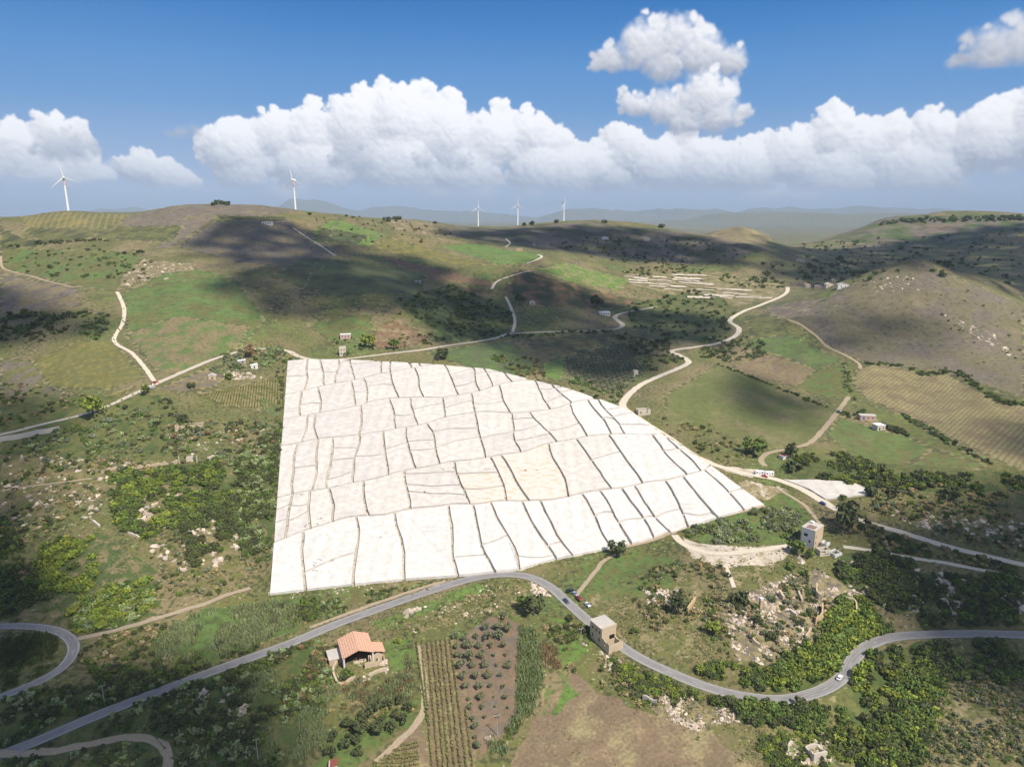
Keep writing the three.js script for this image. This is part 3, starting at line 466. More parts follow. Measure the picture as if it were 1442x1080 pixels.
function strip(path, level, from, to, lift, ragged, uvScale = 8) {            // ribbon between two offsets from the centre line
  const pos = [], uv = [], index = [], K = 4;
  let run = 0;
  path.forEach(([x, d], i) => {
    const a = path[Math.max(0, i - 1)], b = path[Math.min(path.length - 1, i + 1)], q = Math.hypot(b[0] - a[0], b[1] - a[1]) || 1, nx = (b[1] - a[1]) / q, nd = -(b[0] - a[0]) / q;
    if (i) run += Math.hypot(x - path[i - 1][0], d - path[i - 1][1]);
    for (let k = 0; k <= K; k++) {
      let s = lerp(from, to, k / K); if (ragged) s *= 1 + ragged * noise(run / 6 + k * (k === K ? 3 : 1), k === K ? 33 : 3);
      const px = x + nx * s, pd = d + nd * s;
      pos.push(px, Math.max(level[i] + lift, ground(px, pd) + lift), -pd); uv.push(s / uvScale + .5, run / (uvScale * 2));
    }
    if (i) for (let k = 0; k < K; k++) { const o = i * (K + 1) + k, p = o - K - 1; index.push(p, p + 1, o, p + 1, o + 1, o); }
  });
  const g = new THREE.BufferGeometry(); g.setAttribute('position', new THREE.Float32BufferAttribute(pos, 3)); g.setAttribute('uv', new THREE.Float32BufferAttribute(uv, 2)); g.setIndex(index); g.computeVertexNormals();
  if (g.attributes.normal.getY(2) < 0) { const ix = g.index.array; for (let i = 0; i < ix.length; i += 3) [ix[i], ix[i + 1]] = [ix[i + 1], ix[i]]; g.computeVertexNormals(); }
  return g;
}
for (const r of ROADS) {
  const h = r.width / 2, road = structure(r.name, strip(r.path, r.level, -h, h, .08, { asphalt: .03, gravel: .2, pale: .24, dirt: .4 }[r.kind]), ROAD[r.kind]);
  if (r.kind === 'asphalt') {
    for (const s of [-1, 1]) part(road, 'edge_line', strip(r.path, r.level, s * (h - .45) - .12, s * (h - .45) + .12, .1, 0), paint);
    const dashes = []; for (let i = 0; i + 2 < r.path.length; i += 4) dashes.push(strip(r.path.slice(i, i + 2), r.level.slice(i, i + 2), -.09, .09, .1, 0));
    part(road, 'centre_dashes', mergeGeometries(dashes), paint);
  }
}

for (let i = 0; i < 13; i++) {                                               // bare pale terraces on the far slope
  const y = 387 + i * 2.6 + rr(-.5, .5), x0 = 884 + Math.max(0, i - 3) * 10 + rr(-8, 12), x1 = 990 + i * 8 + rr(-30, 8), cut = rr(.2, .45), cut2 = rr(.55, .8);
  for (const [p, q] of [[x0, lerp(x0, x1, cut) - rr(2, 9)], [lerp(x0, x1, cut), lerp(x0, x1, cut2) - rr(2, 9)], [lerp(x0, x1, cut2), x1]]) if (q - p > 9 && rnd() < .85) { const path = splinePath([0, .25, .5, .75, 1].map((t) => survey(lerp(p, q, t), y + t * 1.6 + rr(-.4, .4))), 5), w = rr(2.5, 7.5); structure('bare_terrace', strip(path, path.map((a) => ground(...a)), -w, w, .15, .5), rnd() < .75 ? ROAD.pale : ROAD.dirt); }
}
// ------------------------------------------------------------------ the paved slope: pale concrete slabs with walkways between
{
  const [ox, od] = SLAB_EDGE[0], [tx, td] = SLAB_EDGE[SLAB_EDGE.length - 1], len = Math.hypot(tx - ox, td - od), vx = (tx - ox) / len, vd = (td - od) / len;
  const toWorld = (u, v) => [ox + vd * u + vx * v, od - vx * u + vd * v];
  const cross2 = (a, b, p) => (b[0] - a[0]) * (p[1] - a[1]) - (b[1] - a[1]) * (p[0] - a[0]);
  const hull = (() => { const P = [...SLAB_EDGE].sort((a, b) => a[0] - b[0] || a[1] - b[1]), half = (L) => { const o = []; for (const p of L) { while (o.length > 1 && cross2(o.at(-2), o.at(-1), p) <= 0) o.pop(); o.push(p); } o.pop(); return o; }; return [...half(P), ...half([...P].reverse())]; })();
  const clip = (poly) => hull.reduce((P, a, i) => { const b = hull[(i + 1) % hull.length], out = []; P.forEach((p, k) => { const q = P[(k + 1) % P.length], s = cross2(a, b, p), t = cross2(a, b, q); if (s >= 0) out.push(p); if ((s >= 0) !== (t >= 0)) out.push([lerp(p[0], q[0], s / (s - t)), lerp(p[1], q[1], s / (s - t))]); }); return out; }, poly);
  const old = byteMap(512, 512, (x, y) => { const n = fbm(x / 90, y / 90, 4), st = sstep(.18, .5, fbm(x / 40 + 30, y / 40, 4)), f = .05 * noise(x / 3, y / 3), line = (x % 48 < 1.2 || y % 60 < 1.2) ? -.035 : 0; const v = .93 + .11 * n + f + line; return [v - st * .03, v - st * .065, v - st * .13]; });
  const OLD = [[.66, .615, .565], [.68, .635, .58], [.645, .60, .555], [.67, .62, .565]].map((c) => new THREE.MeshStandardMaterial({ map: old, color: new THREE.Color().setRGB(...c), roughness: .92 }));
  const NEW = [[.72, .68, .635], [.74, .70, .655]].map((c) => new THREE.MeshStandardMaterial({ map: old, color: new THREE.Color().setRGB(...c), roughness: .9 }));
  const STAINED = new THREE.MeshStandardMaterial({ map: byteMap(256, 256, (x, y) => { const s = sstep(.0, .35, fbm(x / 50, y / 30, 4)); return [.96 - .03 * s, .95 - .07 * s, .94 - .14 * s]; }), color: new THREE.Color().setRGB(.66, .61, .555), roughness: .95 });
  const field = new THREE.Group(); field.name = numbered('paved_slope'); scene.add(field);
  tag(field, 'huge pale concrete paved slope of irregular slabs split by narrow walkways', 'paving');
  const bands = [-40, 46]; while (bands.at(-1) < 330) bands.push(bands.at(-1) + rr(44, 78));
  const rim = (b, u) => bands[b] + (b ? 15 * noise(u / 85 + b * 3.3, b * 5.7) + 3 * noise(u / 26, b * 2.1) : 0), gap = .82;
  for (let b = 0; b + 1 < bands.length; b++) {
    const cols = [-8]; while (cols.at(-1) < 320) cols.push(cols.at(-1) + rr(9, 33));
    const lean = cols.map(() => rr(-.11, .11)), v0 = bands[b];
    const colLine = (i, v) => cols[i] + lean[i] * (v - v0) + 3.4 * noise(v / 40 + i * 7.3, i * 3.1 + b) + .5 * noise(v / 9, i * 9.7);
    for (let i = 0; i + 1 < cols.length; i++) {
      const span = bands[b + 1] - bands[b] - (b ? 0 : 40), n0 = Math.max(1, Math.round(span / rr(12, 42))), cuts = [0]; for (let k = 1; k < n0; k++) cuts.push((k + rr(-.3, .3)) / n0); cuts.push(1);
      const tilt = cuts.map(() => rr(-.32, .32)), bow = cuts.map(() => rr(-1.6, 1.6));
    for (let c = 0; c + 1 < cuts.length; c++) {
      const bottom = [], top = [], left = [], right = [], n = 7;
      const row = (k, u, t) => (k === 0 ? rim(b, u) : k === cuts.length - 1 ? rim(b + 1, u) : lerp(rim(b, u), rim(b + 1, u), cuts[k]) + tilt[k] * (u - (cols[i] + cols[i + 1]) / 2) + bow[k] * Math.sin(t * 3.14));
      const corner = (side, k, sign) => { let v = lerp(bands[b], bands[b + 1], cuts[k]), u = 0; for (let q = 0; q < 3; q++) { u = colLine(i + side, v) + (side ? -gap : gap); v = row(k, u, side) + sign * gap; } return [u, v]; };
      const A0 = corner(0, c, 1), A1 = corner(1, c, 1), B0 = corner(0, c + 1, -1), B1 = corner(1, c + 1, -1);
      for (let s2 = 0; s2 <= n; s2++) {
        const t = s2 / n, ub = lerp(A0[0], A1[0], t), ut = lerp(B0[0], B1[0], t);
        bottom.push(toWorld(ub, row(c, ub, t) + gap)); top.push(toWorld(ut, row(c + 1, ut, t) - gap));
        if (s2 && s2 < n) { const p = lerp(A0[1], B0[1], t), q = lerp(A1[1], B1[1], t); left.push(toWorld(colLine(i, p) + gap, p)); right.push(toWorld(colLine(i + 1, q) - gap, q)); }
      }
      let poly = clip([...bottom, ...right, ...top.reverse(), ...left.reverse()]);
      poly = poly.filter((p, q) => { const o = poly[(q + 1) % poly.length]; return Math.hypot(p[0] - o[0], p[1] - o[1]) > .25; });
      if (poly.length < 3) continue;
      let area = 0; poly.forEach((p, q) => { const o = poly[(q + 1) % poly.length]; area += p[0] * o[1] - o[0] * p[1]; });
      if (Math.abs(area) < 16) continue;
      if (area < 0) poly.reverse();
      const cx = poly.reduce((s, p) => s + p[0], 0) / poly.length, cd = poly.reduce((s, p) => s + p[1], 0) / poly.length, rise = 1.55 + rr(-.18, .18), skew = [rr(-.006, .006), rr(-.006, .006)];
      const y = (p) => ground(p[0], p[1]) + rise + (p[0] - cx) * skew[0] + (p[1] - cd) * skew[1], pos = [], uv = [], ju = rr(0, 9), jv = rr(0, 9);
      const put = (x, h, d, a, b) => { pos.push(x - cx, h, -(d - cd)); uv.push(a / 24 + ju, b / 24 + jv); };
      const lip = poly.map((p) => { const q = Math.hypot(p[0] - cx, p[1] - cd); return [lerp(p[0], cx, .22 / q), lerp(p[1], cd, .22 / q)]; });
      for (const [a, b, c2] of THREE.ShapeUtils.triangulateShape(lip.map((p) => new THREE.Vector2(...p)), [])) for (const q of [a, b, c2]) put(lip[q][0], y(lip[q]), lip[q][1], lip[q][0], lip[q][1]);
      poly.forEach((p, q) => {
        const o = poly[(q + 1) % poly.length], rp = lip[q], ro = lip[(q + 1) % poly.length], yp = y(p) - .12, yo = y(o) - .12, gp = ground(...p) - .4, go = ground(...o) - .4;
        for (const t of [[p, yp], [o, yo], [ro, y(ro)], [p, yp], [ro, y(ro)], [rp, y(rp)], [p, gp], [o, go], [o, yo], [p, gp], [o, yo], [p, yp]]) put(t[0][0], t[1], t[0][1], t[0][0] + t[0][1], t[1]);
      });
      const g = new THREE.BufferGeometry(); g.setAttribute('position', new THREE.Float32BufferAttribute(pos, 3)); g.setAttribute('uv', new THREE.Float32BufferAttribute(uv, 2)); g.computeVertexNormals();
      const u = (cx - ox) * vd - (cd - od) * vx, v = (cx - ox) * vx + (cd - od) * vd;
      const fresh = v < 42 || (u > 225 && v < 175), m = fresh ? pick(NEW) : (u > 118 && u < 185 && v > 42 && v < 70) ? STAINED : pick(OLD);
      const slab = part(field, 'slab', g, m); slab.position.set(cx, 0, -cd);
    }
    }
  }
  // the open plain apron of the same concrete beside the road
  const corner = [[1104, 676], [1150, 677], [1198, 679], [1232, 696], [1195, 701], [1163, 704], [1140, 690]].map((p) => survey(...p)), pos = [], uv = [];
  const dense = []; corner.forEach((p, i) => { const q = corner[(i + 1) % corner.length]; for (let k = 0; k < 5; k++) dense.push([lerp(p[0], q[0], k / 5), lerp(p[1], q[1], k / 5)]); });
  for (const tri of THREE.ShapeUtils.triangulateShape(dense.map((p) => new THREE.Vector2(...p)), [])) for (const k of tri) { const p = dense[k]; pos.push(p[0], Math.max(ground(...p), 0) + .9, -p[1]); uv.push(p[0] / 24, p[1] / 24); }
  dense.forEach((p, i) => { const q = dense[(i + 1) % dense.length]; for (const [t, h] of [[p, -1], [q, -1], [q, .9], [p, -1], [q, .9], [p, .9]]) { pos.push(t[0], ground(...t) + h, -t[1]); uv.push(t[0] / 24, h / 24); } });
  const g = new THREE.BufferGeometry(); g.setAttribute('position', new THREE.Float32BufferAttribute(pos, 3)); g.setAttribute('uv', new THREE.Float32BufferAttribute(uv, 2)); g.computeVertexNormals();
  structure('concrete_apron', g, OLD[3]);
}
// ------------------------------------------------------------------ drifting cumulus above the valley: what shades the ground
function insidePlan(poly, x, d) { let s = false; for (let i = 0, j = poly.length - 1; i < poly.length; j = i++) { const [ax, ay] = poly[j], [bx, by] = poly[i]; if ((by > d) !== (ay > d) && x < (ax - bx) * (d - by) / (ay - by) + bx) s = !s; } return s; }
{
  const BASE = 1150, white = mat(.9, .9, .9, 1), ball = new THREE.IcosahedronGeometry(1, 1);
  const SHADED = [                                                          // how dense, and the outline of its shade on the ground
    [2.4, [[246, 347], [290, 324], [330, 310], [395, 307], [440, 327], [500, 345], [560, 364], [640, 382], [700, 396], [745, 380], [800, 400], [900, 427], [960, 442], [1020, 452], [1040, 482], [960, 500], [900, 522], [820, 528], [740, 502], [640, 482], [600, 446], [540, 428], [470, 452], [410, 447], [360, 440], [300, 400], [335, 370]]],
    [3.6, [[0, 405], [60, 425], [115, 440], [150, 456], [130, 472], [60, 482], [0, 492], [-200, 490], [-200, 400]]],
    [1.6, [[-200, 520], [0, 545], [70, 560], [110, 600], [60, 650], [0, 660], [-200, 640]]],
    [4.5, [[-200, 600], [0, 660], [62, 780], [100, 880], [160, 925], [250, 925], [320, 950], [390, 980], [460, 1060], [450, 1150], [-200, 1150]]],
    [4.5, [[1172, 728], [1235, 742], [1300, 722], [1442, 676], [1700, 690], [1700, 1100], [1442, 1010], [1360, 940], [1290, 900], [1240, 830]]],
    [1.1, [[1120, 458], [1180, 432], [1250, 432], [1310, 442], [1345, 470], [1310, 500], [1225, 506], [1160, 490]]],
    [1.7, [[1045, 520], [1120, 560], [1175, 575], [1140, 602], [1060, 592], [1020, 555]]],
    [4.2, [[1072, 332], [1110, 347], [1200, 350], [1300, 336], [1360, 322], [1442, 314], [1700, 314], [1700, 425], [1442, 420], [1370, 395], [1300, 368], [1240, 392], [1140, 404], [1090, 380], [1070, 352]]],
    [2.6, [[600, 321], [700, 324], [800, 319], [900, 322], [980, 333], [1080, 352], [1060, 376], [960, 372], [860, 364], [760, 352], [680, 340]]],
    [1.6, [[1380, 600], [1442, 590], [1600, 590], [1600, 660], [1442, 655], [1400, 630]]],
  ];
  for (const [cover, line] of SHADED) {
    const plan = line.map((p) => survey(...p)), xs = plan.map((p) => p[0]), ds = plan.map((p) => p[1]), x0 = Math.min(...xs), x1 = Math.max(...xs), d0 = Math.min(...ds), d1 = Math.max(...ds), area = (x1 - x0) * (d1 - d0);
    const big = clamp(Math.sqrt(area) / 26, 8, d0 < 400 ? 11 : 22), soft = big * 1.5, puffs = [], n = Math.min(9000, cover * area / (Math.PI * big * big * .42));
    for (let k = 0; k < n; k++) {
      const x = rr(x0, x1), d = rr(d0, d1), off = edgeDistance(plan, x, d) + soft * 1.5 * fbm(x / (soft * 3), d / (soft * 3), 3);
      if (rnd() > sstep(soft, -soft, off)) continue;
      const r = big * rr(.35, .95) * (off > -soft * .4 ? .7 : 1), y = ground(x, d), t = (BASE + rr(0, 30) - y) / SUN.y, g = ball.clone();
      g.scale(r, r * .6, r); g.rotateY(rr(0, 6)); g.translate(x + SUN.x * t, y + SUN.y * t + r * .3, -d + SUN.z * t);
      g.deleteAttribute('uv'); puffs.push(g);
    }
    const cloud = add(new THREE.Mesh(mergeGeometries(puffs), white), 'cloud'); cloud.userData.kind = 'structure';
  }
}
// ------------------------------------------------------------------ plants
function leaves(n, size, lumps, flat = .6) {                                // leaf clumps spread through lumpy ellipsoids [x, y, z, rx, ry, rz]
  const pos = [], col = [], idx = [], up = new THREE.Vector3(), a = new THREE.Vector3(), b = new THREE.Vector3(), c = new THREE.Vector3();
  for (let i = 0; i < n; i++) {
    const L = lumps[i % lumps.length], t = rr(0, Math.PI * 2), z = rr(-1, 1), q = Math.cbrt(rr(.18, 1)) * rr(.85, 1.06), s = Math.sqrt(1 - z * z);
    up.set(Math.cos(t) * s, z, Math.sin(t) * s); c.set(L[0] + up.x * L[3] * q, L[1] + up.y * L[4] * q, L[2] + up.z * L[5] * q);
    up.lerp(a.set(rr(-1, 1), rr(-.4, 1), rr(-1, 1)), flat).normalize();
    a.set(rr(-1, 1), rr(-1, 1), rr(-1, 1)).cross(up).normalize().multiplyScalar(size * rr(.6, 1.3)); b.copy(a).cross(up).multiplyScalar(rr(.5, 1));
    const k = rr(.72, 1.3), w = rr(-.08, .1), o = pos.length / 3;
    for (const [s1, s2] of [[-1, -.5], [.2, -1], [1, .4], [-.3, 1]]) { pos.push(c.x + a.x * s1 + b.x * s2, c.y + a.y * s1 + b.y * s2, c.z + a.z * s1 + b.z * s2); col.push(k * (1 + w), k, k * (1 - w)); }
    idx.push(o, o + 1, o + 2, o, o + 2, o + 3);
  }
  const g = new THREE.BufferGeometry(); g.setAttribute('position', new THREE.Float32BufferAttribute(pos, 3)); g.setAttribute('color', new THREE.Float32BufferAttribute(col, 3)); g.setIndex(idx); g.computeVertexNormals();
  return g;
}
const lumpy = (n, r, h) => { const out = [[0, h * .5, 0, r * .8, h * .5, r * .8]]; for (let i = 0; i < n; i++) { const t = rr(0, 6.28), q = r * rr(.35, .75); out.push([Math.cos(t) * q, h * rr(.3, .75), Math.sin(t) * q, r * rr(.3, .5), h * rr(.2, .36), r * rr(.3, .5)]); } return out; };
const BUSH = [0, 1, 2, 3].map(() => leaves(200, .2, lumpy(6, 1, 1.35)));
const SMALL = [0, 1, 2].map(() => leaves(46, .3, lumpy(3, 1, 1.2)));
const CROWN = [0, 1, 2].map(() => leaves(320, .085, lumpy(9, .5, .8).map((l) => { l[1] += .22; return l; })));
const trunkShape = () => { const parts = [new THREE.CylinderGeometry(.028, .05, .45, 6).translate(0, .2, 0)]; for (let i = 0; i < 4; i++) { const g = new THREE.CylinderGeometry(.01, .022, .36, 5).translate(0, .18, 0); g.rotateZ(rr(.4, .8)); g.rotateY(i * 1.57 + rr(0, 1)); g.translate(0, .38, 0); parts.push(g); } return mergeGeometries(parts); };
const TRUNK = [trunkShape(), trunkShape()];
const REED = (() => { const g = []; for (let i = 0; i < 26; i++) { const t = rr(0, 6.28), q = rr(0, .9), h = rr(.7, 1.25), p = new THREE.PlaneGeometry(.1, h, 1, 2).translate(0, h / 2, 0), a = p.attributes.position; for (let k = 0; k < a.count; k++) a.setZ(k < 2 && k >= 0 ? k : k, a.getY(k) ** 2 * .22); p.rotateY(rr(0, 6.28)); p.translate(Math.cos(t) * q, 0, Math.sin(t) * q); p.deleteAttribute('uv'); g.push(p); } const m = mergeGeometries(g), n = m.attributes.position.count, c = new Float32Array(n * 3); for (let i = 0; i < n; i++) { const k = .8 + .4 * ((Math.floor(i / 6) * 7919 % 13) / 13); c[i * 3] = c[i * 3 + 1] = c[i * 3 + 2] = k; } m.setAttribute('color', new THREE.BufferAttribute(c, 3)); return m; })();
const leafMat = (r, g, b) => mat(r, g, b, 1, { vertexColors: true, side: THREE.DoubleSide });
const LEAF = { dark: leafMat(.078, .092, .034), mid: leafMat(.11, .155, .03), lime: leafMat(.195, .24, .034), olive: leafMat(.155, .17, .085), grey: leafMat(.19, .205, .125), reed: leafMat(.26, .31, .14), vine: leafMat(.18, .19, .05), rust: leafMat(.22, .15, .07), straw: leafMat(.36, .29, .15) };
const BARK = mat(.10, .075, .055);
const metresPerPixel = (x, d, y) => Math.hypot(x, d, EYE - y) / FOCAL * 1.02;
function shrubAt(px, py, rpx, kind, label, group, name = 'shrub') {
  const [x, d] = survey(px, py), r = rpx * metresPerPixel(x, d, ground(x, d)) * rr(.92, 1.08), m = add(new THREE.Mesh(pick(BUSH), LEAF[kind]), name);
  m.scale.set(r, r * rr(.85, 1.1), r * rr(.9, 1.1)); place(m, x, d, rr(0, 6.28), .12 * r); tag(m, label, name === 'shrub' ? 'bush' : 'tree', group); return m;
}
function treeAt(px, py, rpx, kind, label, group, name = 'tree') {
  const [x, d] = survey(px, py), h = rpx * 2.15 * metresPerPixel(x, d, ground(x, d)), t = add(new THREE.Group(), name);
  part(t, 'crown', pick(CROWN), LEAF[kind]); part(t, 'trunk', pick(TRUNK), BARK);
  t.scale.set(h * rr(.95, 1.1), h, h * rr(.95, 1.1)); place(t, x, d, rr(0, 6.28), .02 * h); tag(t, label, 'tree', group); return t;
}
// single trees and bushes that stand out
for (const [x, y, r, kind, label, shape] of [
  [752, 866, 14, 'dark', 'dark round tree beside the rubble inside the road bend'], [738, 858, 10, 'mid', 'smaller tree touching the dark round tree in the road bend'],
  [1195, 748, 18, 'dark', 'broad dark tree on the edge of the straight pale road'], [955, 860, 13, 'dark', 'dark tree between the rubble and the broken wall'],
  [1040, 850, 13, 'dark', 'dark tree at the foot of the short footpath', 1], [1066, 878, 8, 'dark', 'round bush just below the lone stone pillar', 1], [1090, 897, 9, 'dark', 'lower round bush in the rubble below the stone pillar', 1], [1003, 894, 9, 'lime', 'light green tree on the slope above the road curve'],
  [1122, 780, 10, 'mid', 'tree hugging the left wall of the tall white house'], [1141, 786, 6, 'mid', 'small tree at the front corner of the tall white house'],
  [1060, 643, 13, 'mid', 'broad tree at the lower end of the farm track'], [1072, 636, 7, 'dark', 'small tree behind the broad tree by the farm track'], [1114, 644, 9, 'dark', 'dark tree beside the small red-roofed shed'], [1118, 662, 14, 'dark', 'wide dark thicket above the pale apron', 1],
  [1228, 697, 9, 'dark', 'round bush off the end of the pale apron', 1], [1258, 697, 9, 'dark', 'second round bush past the pale apron', 1], [1187, 703, 5, 'mid', 'little bush on the lower edge of the pale apron', 1], [1340, 700, 12, 'dark', 'large bush in the rough pasture on the right', 1],
  [868, 784, 11, 'dark', 'dark tree where the footpath meets the paving edge'], [131, 588, 12, 'lime', 'yellow-green tree standing at the left ridge road'], [205, 556, 6, 'mid', 'small tree below the ridge road near the cars'],
  [257, 596, 8, 'dark', 'dark bush growing out of the long roofless ruin', 1], [270, 546, 6, 'dark', 'dark bush above the corner of the ridge vineyard', 1], [321, 534, 6, 'mid', 'bush beside the little stone hut', 1], [352, 503, 8, 'rust', 'brownish tree behind the white shed'],
  [519, 490, 9, 'lime', 'bright green tree beside the ridge road above the paving'], [554, 492, 7, 'mid', 'round tree next to the brown ploughed patch'], [622, 505, 10, 'dark', 'dark bushy clump just above the paving edge', 1], [486, 500, 5, 'mid', 'bush at the base of the stone tower', 1],
  [1080, 392, 5, 'dark', 'dark tree left of the hamlet road'],
  [840, 432, 8, 'dark', 'dark tree by the white farmhouse in the shaded valley'], [732, 428, 7, 'dark', 'dark tree beside the winding valley track'], [571, 430, 5, 'dark', 'bush on the knoll in the shaded slope', 1], [583, 432, 4, 'dark', 'second bush on the shaded knoll', 1],
  [893, 890, 6, 'mid', 'small bush right of the two-storey ruin on the road', 1], [802, 874, 6, 'dark', 'dark bush on the verge above the two-storey ruin', 1], [826, 892, 8, 'dark', 'dark bush against the shaded wall of the two-storey ruin', 1], [1135, 812, 7, 'mid', 'bush in the ruins below the tall white house', 1], [1112, 800, 7, 'mid', 'bush by the track head among the ruins', 1], [1025, 812, 5, 'dark', 'small dark bush left of the short footpath', 1],
  [1470, 690, 12, 'dark', 'bush at the far right edge of the pasture', 1], [490, 952, 11, 'mid', 'green bush filling the walled yard of the tiled ruin', 1], [560, 905, 5, 'lime', 'small bright bush on the grass right of the tiled ruin', 1],
]) (shape ? shrubAt : treeAt)(x, y, r, kind, label, undefined);
const ordinal = (n) => n + (n % 10 === 1 && n !== 11 ? 'st' : n % 10 === 2 && n !== 12 ? 'nd' : n % 10 === 3 && n !== 13 ? 'rd' : 'th');
function inRows(list, gapY) { const s = [...list].sort((a, b) => a[1] - b[1]); let row = 0, last = -1e9; const rows = []; for (const p of s) { if (p[1] - last > gapY) { row++; rows[row] = []; } last = rows[row].length ? rows[row][0][1] : p[1]; rows[row].push(p); } return rows.flatMap((r, k) => (r ? r.sort((a, b) => a[0] - b[0]).map((p, i) => [...p, k, i + 1]) : [])); }
// young olives on bare soil
for (const [x, y, r, row, nth] of inRows([[612, 490, 14], [662, 490, 18], [705, 495, 18], [482, 530, 14], [523, 535, 16], [572, 530, 12], [622, 528, 20], [670, 527, 18], [537, 565, 20], [582, 568, 14], [635, 567, 12], [684, 566, 14], [487, 572, 12], [497, 608, 14], [545, 612, 20], [594, 607, 17], [645, 607, 8], [695, 607, 8], [505, 650, 20], [553, 650, 14], [606, 648, 16], [657, 650, 8], [706, 650, 15], [515, 695, 16], [568, 695, 17], [620, 693, 16], [673, 692, 10], [527, 738, 14], [583, 738, 16], [631, 738, 10], [686, 740, 10], [590, 785, 15], [645, 785, 5], [693, 787, 11], [540, 795, 8], [545, 825, 12], [596, 827, 11], [651, 825, 5], [706, 830, 6], [558, 878, 11], [608, 868, 9], [566, 910, 14], [568, 955, 8], [577, 990, 15], [662, 865, 8], [690, 445, 16]], 20))
  treeAt(480 + x / 3, 720 + y / 3 + r / 4, r / 3 * .95, 'olive', (r < 9 ? 'tiny' : 'round') + ' olive on the bare brown plot, ' + ordinal(nth) + ' from left in ' + ordinal(row) + ' row down', 'olives on the bare plot', 'olive_tree');
for (const [x, y, r, row, nth] of inRows([[445, 680, 38], [525, 660, 30], [605, 630, 30], [665, 680, 30], [572, 720, 26], [487, 750, 15], [373, 750, 45], [632, 768, 36], [548, 825, 38], [450, 840, 44], [340, 840, 50], [235, 790, 30], [280, 800, 25], [248, 868, 18], [305, 910, 32], [145, 885, 32], [225, 940, 36], [130, 995, 36], [320, 985, 30], [515, 795, 12], [290, 985, 20]], 45))
  treeAt(440 + x / 4.91, 860 + y / 4.91 + 3, r / 4.91 * .95, 'dark', 'dark olive on the grassy plot, ' + ordinal(nth) + ' from left in ' + ordinal(row) + ' row down', 'olives on the grassy plot', 'olive_tree');
// the ordered olive grove on the slope behind the paving
{
  const plan = densify([[798, 502], [892, 482], [912, 520], [876, 552], [800, 542]]).map((p) => survey(...p)), a = survey(805, 508), b = survey(885, 490), q = Math.hypot(b[0] - a[0], b[1] - a[1]), ex = (b[0] - a[0]) / q, ed = (b[1] - a[1]) / q;
  for (let row = 0; row < 26; row++) { let nth = 0; for (let k = -6; k < 26; k++) { const x = a[0] + ex * k * 5.6 + ed * (row - 4) * 6.8 + rr(-.6, .6), d = a[1] + ed * k * 5.6 - ex * (row - 4) * 6.8 + rr(-.6, .6); if (!insidePlan(plan, x, d) || onRoad(x, d) || rnd() < .08) continue; nth++;
    const m = add(new THREE.Mesh(pick(BUSH), LEAF.grey), 'olive_tree'), r = rr(1.4, 2.2); m.scale.set(r, r, r); place(m, x, d, rr(0, 6), .1); tag(m, 'olive in the ordered grove behind the paving, ' + ordinal(nth) + ' in its ' + ordinal(row + 1) + ' row', 'tree', 'olives in the ordered grove'); } }
}
// vine rows
function vineRow(a, b, label, group, width = .75, h = 1.5, per = 11, kind = 'vine') {
  const len = Math.hypot(b[0] - a[0], b[1] - a[1]), n = Math.round(len * per), pos = [], lumps = [];
  for (let i = 0; i < n; i++) { const t = (i + rnd()) / n, x = lerp(a[0], b[0], t), d = lerp(a[1], b[1], t); lumps.push([x - a[0], ground(x, d) + h * .55 - ground(...a), -(d - a[1]), width * .55, h * .5, width * .55]); }
  const m = add(new THREE.Mesh(leaves(lumps.length, .34, lumps), LEAF[kind]), 'vine_row'); m.position.set(a[0], ground(...a), -a[1]); tag(m, label, 'vine row', group);
}
{
  const Q = (x, y) => survey(440 + x / 4.91, 860 + y / 4.91), tops = [[755, 215], [793, 215], [825, 210], [855, 208], [885, 205], [918, 203], [950, 198], [1060, 695]], ends = [830, 872, 912, 946, 985, 1026, 1070, 1112];
  tops.forEach((t, i) => vineRow(Q(...t), Q(ends[i], 1110), ordinal(i + 1) + ' long vine row from the left beside the bare olive plot', 'long vine rows in the foreground', .95, 1.6));
  for (const [x0, y0, x1, y1] of [[610, 940, 730, 920], [560, 975, 735, 950], [495, 1018, 735, 985], [460, 1042, 735, 1015], [425, 1067, 735, 1042], [380, 1100, 740, 1068]]) vineRow(Q(x0, y0), Q(x1, y1), ordinal(Math.round((y1 - 900) / 30)) + ' short vine row from the top of the corner plot', 'short vine rows at the bottom edge', .95, 1.5);
  vineRow(Q(715, 215), Q(790, 760), 'thin hedge row along the left edge of the vine strip', 'hedge row by the vines', .7, 1.1, 13, 'mid');
  for (let i = 0; i < 31; i++) { const t = i / 30, bx = lerp(284, 396, t), top = t < .6 ? lerp(556, 541, t / .6) : lerp(541, 530, (t - .6) / .4), low = t < .35 ? lerp(558, 573, t / .35) : lerp(573, 577, (t - .35) / .65); vineRow(survey(bx + 3, top), survey(bx - 6 + 8 * t, low), ordinal(i + 1) + ' vine row from the left in the fan-shaped vineyard', 'vine rows left of the paving', .95, 1.35, 9); }
}
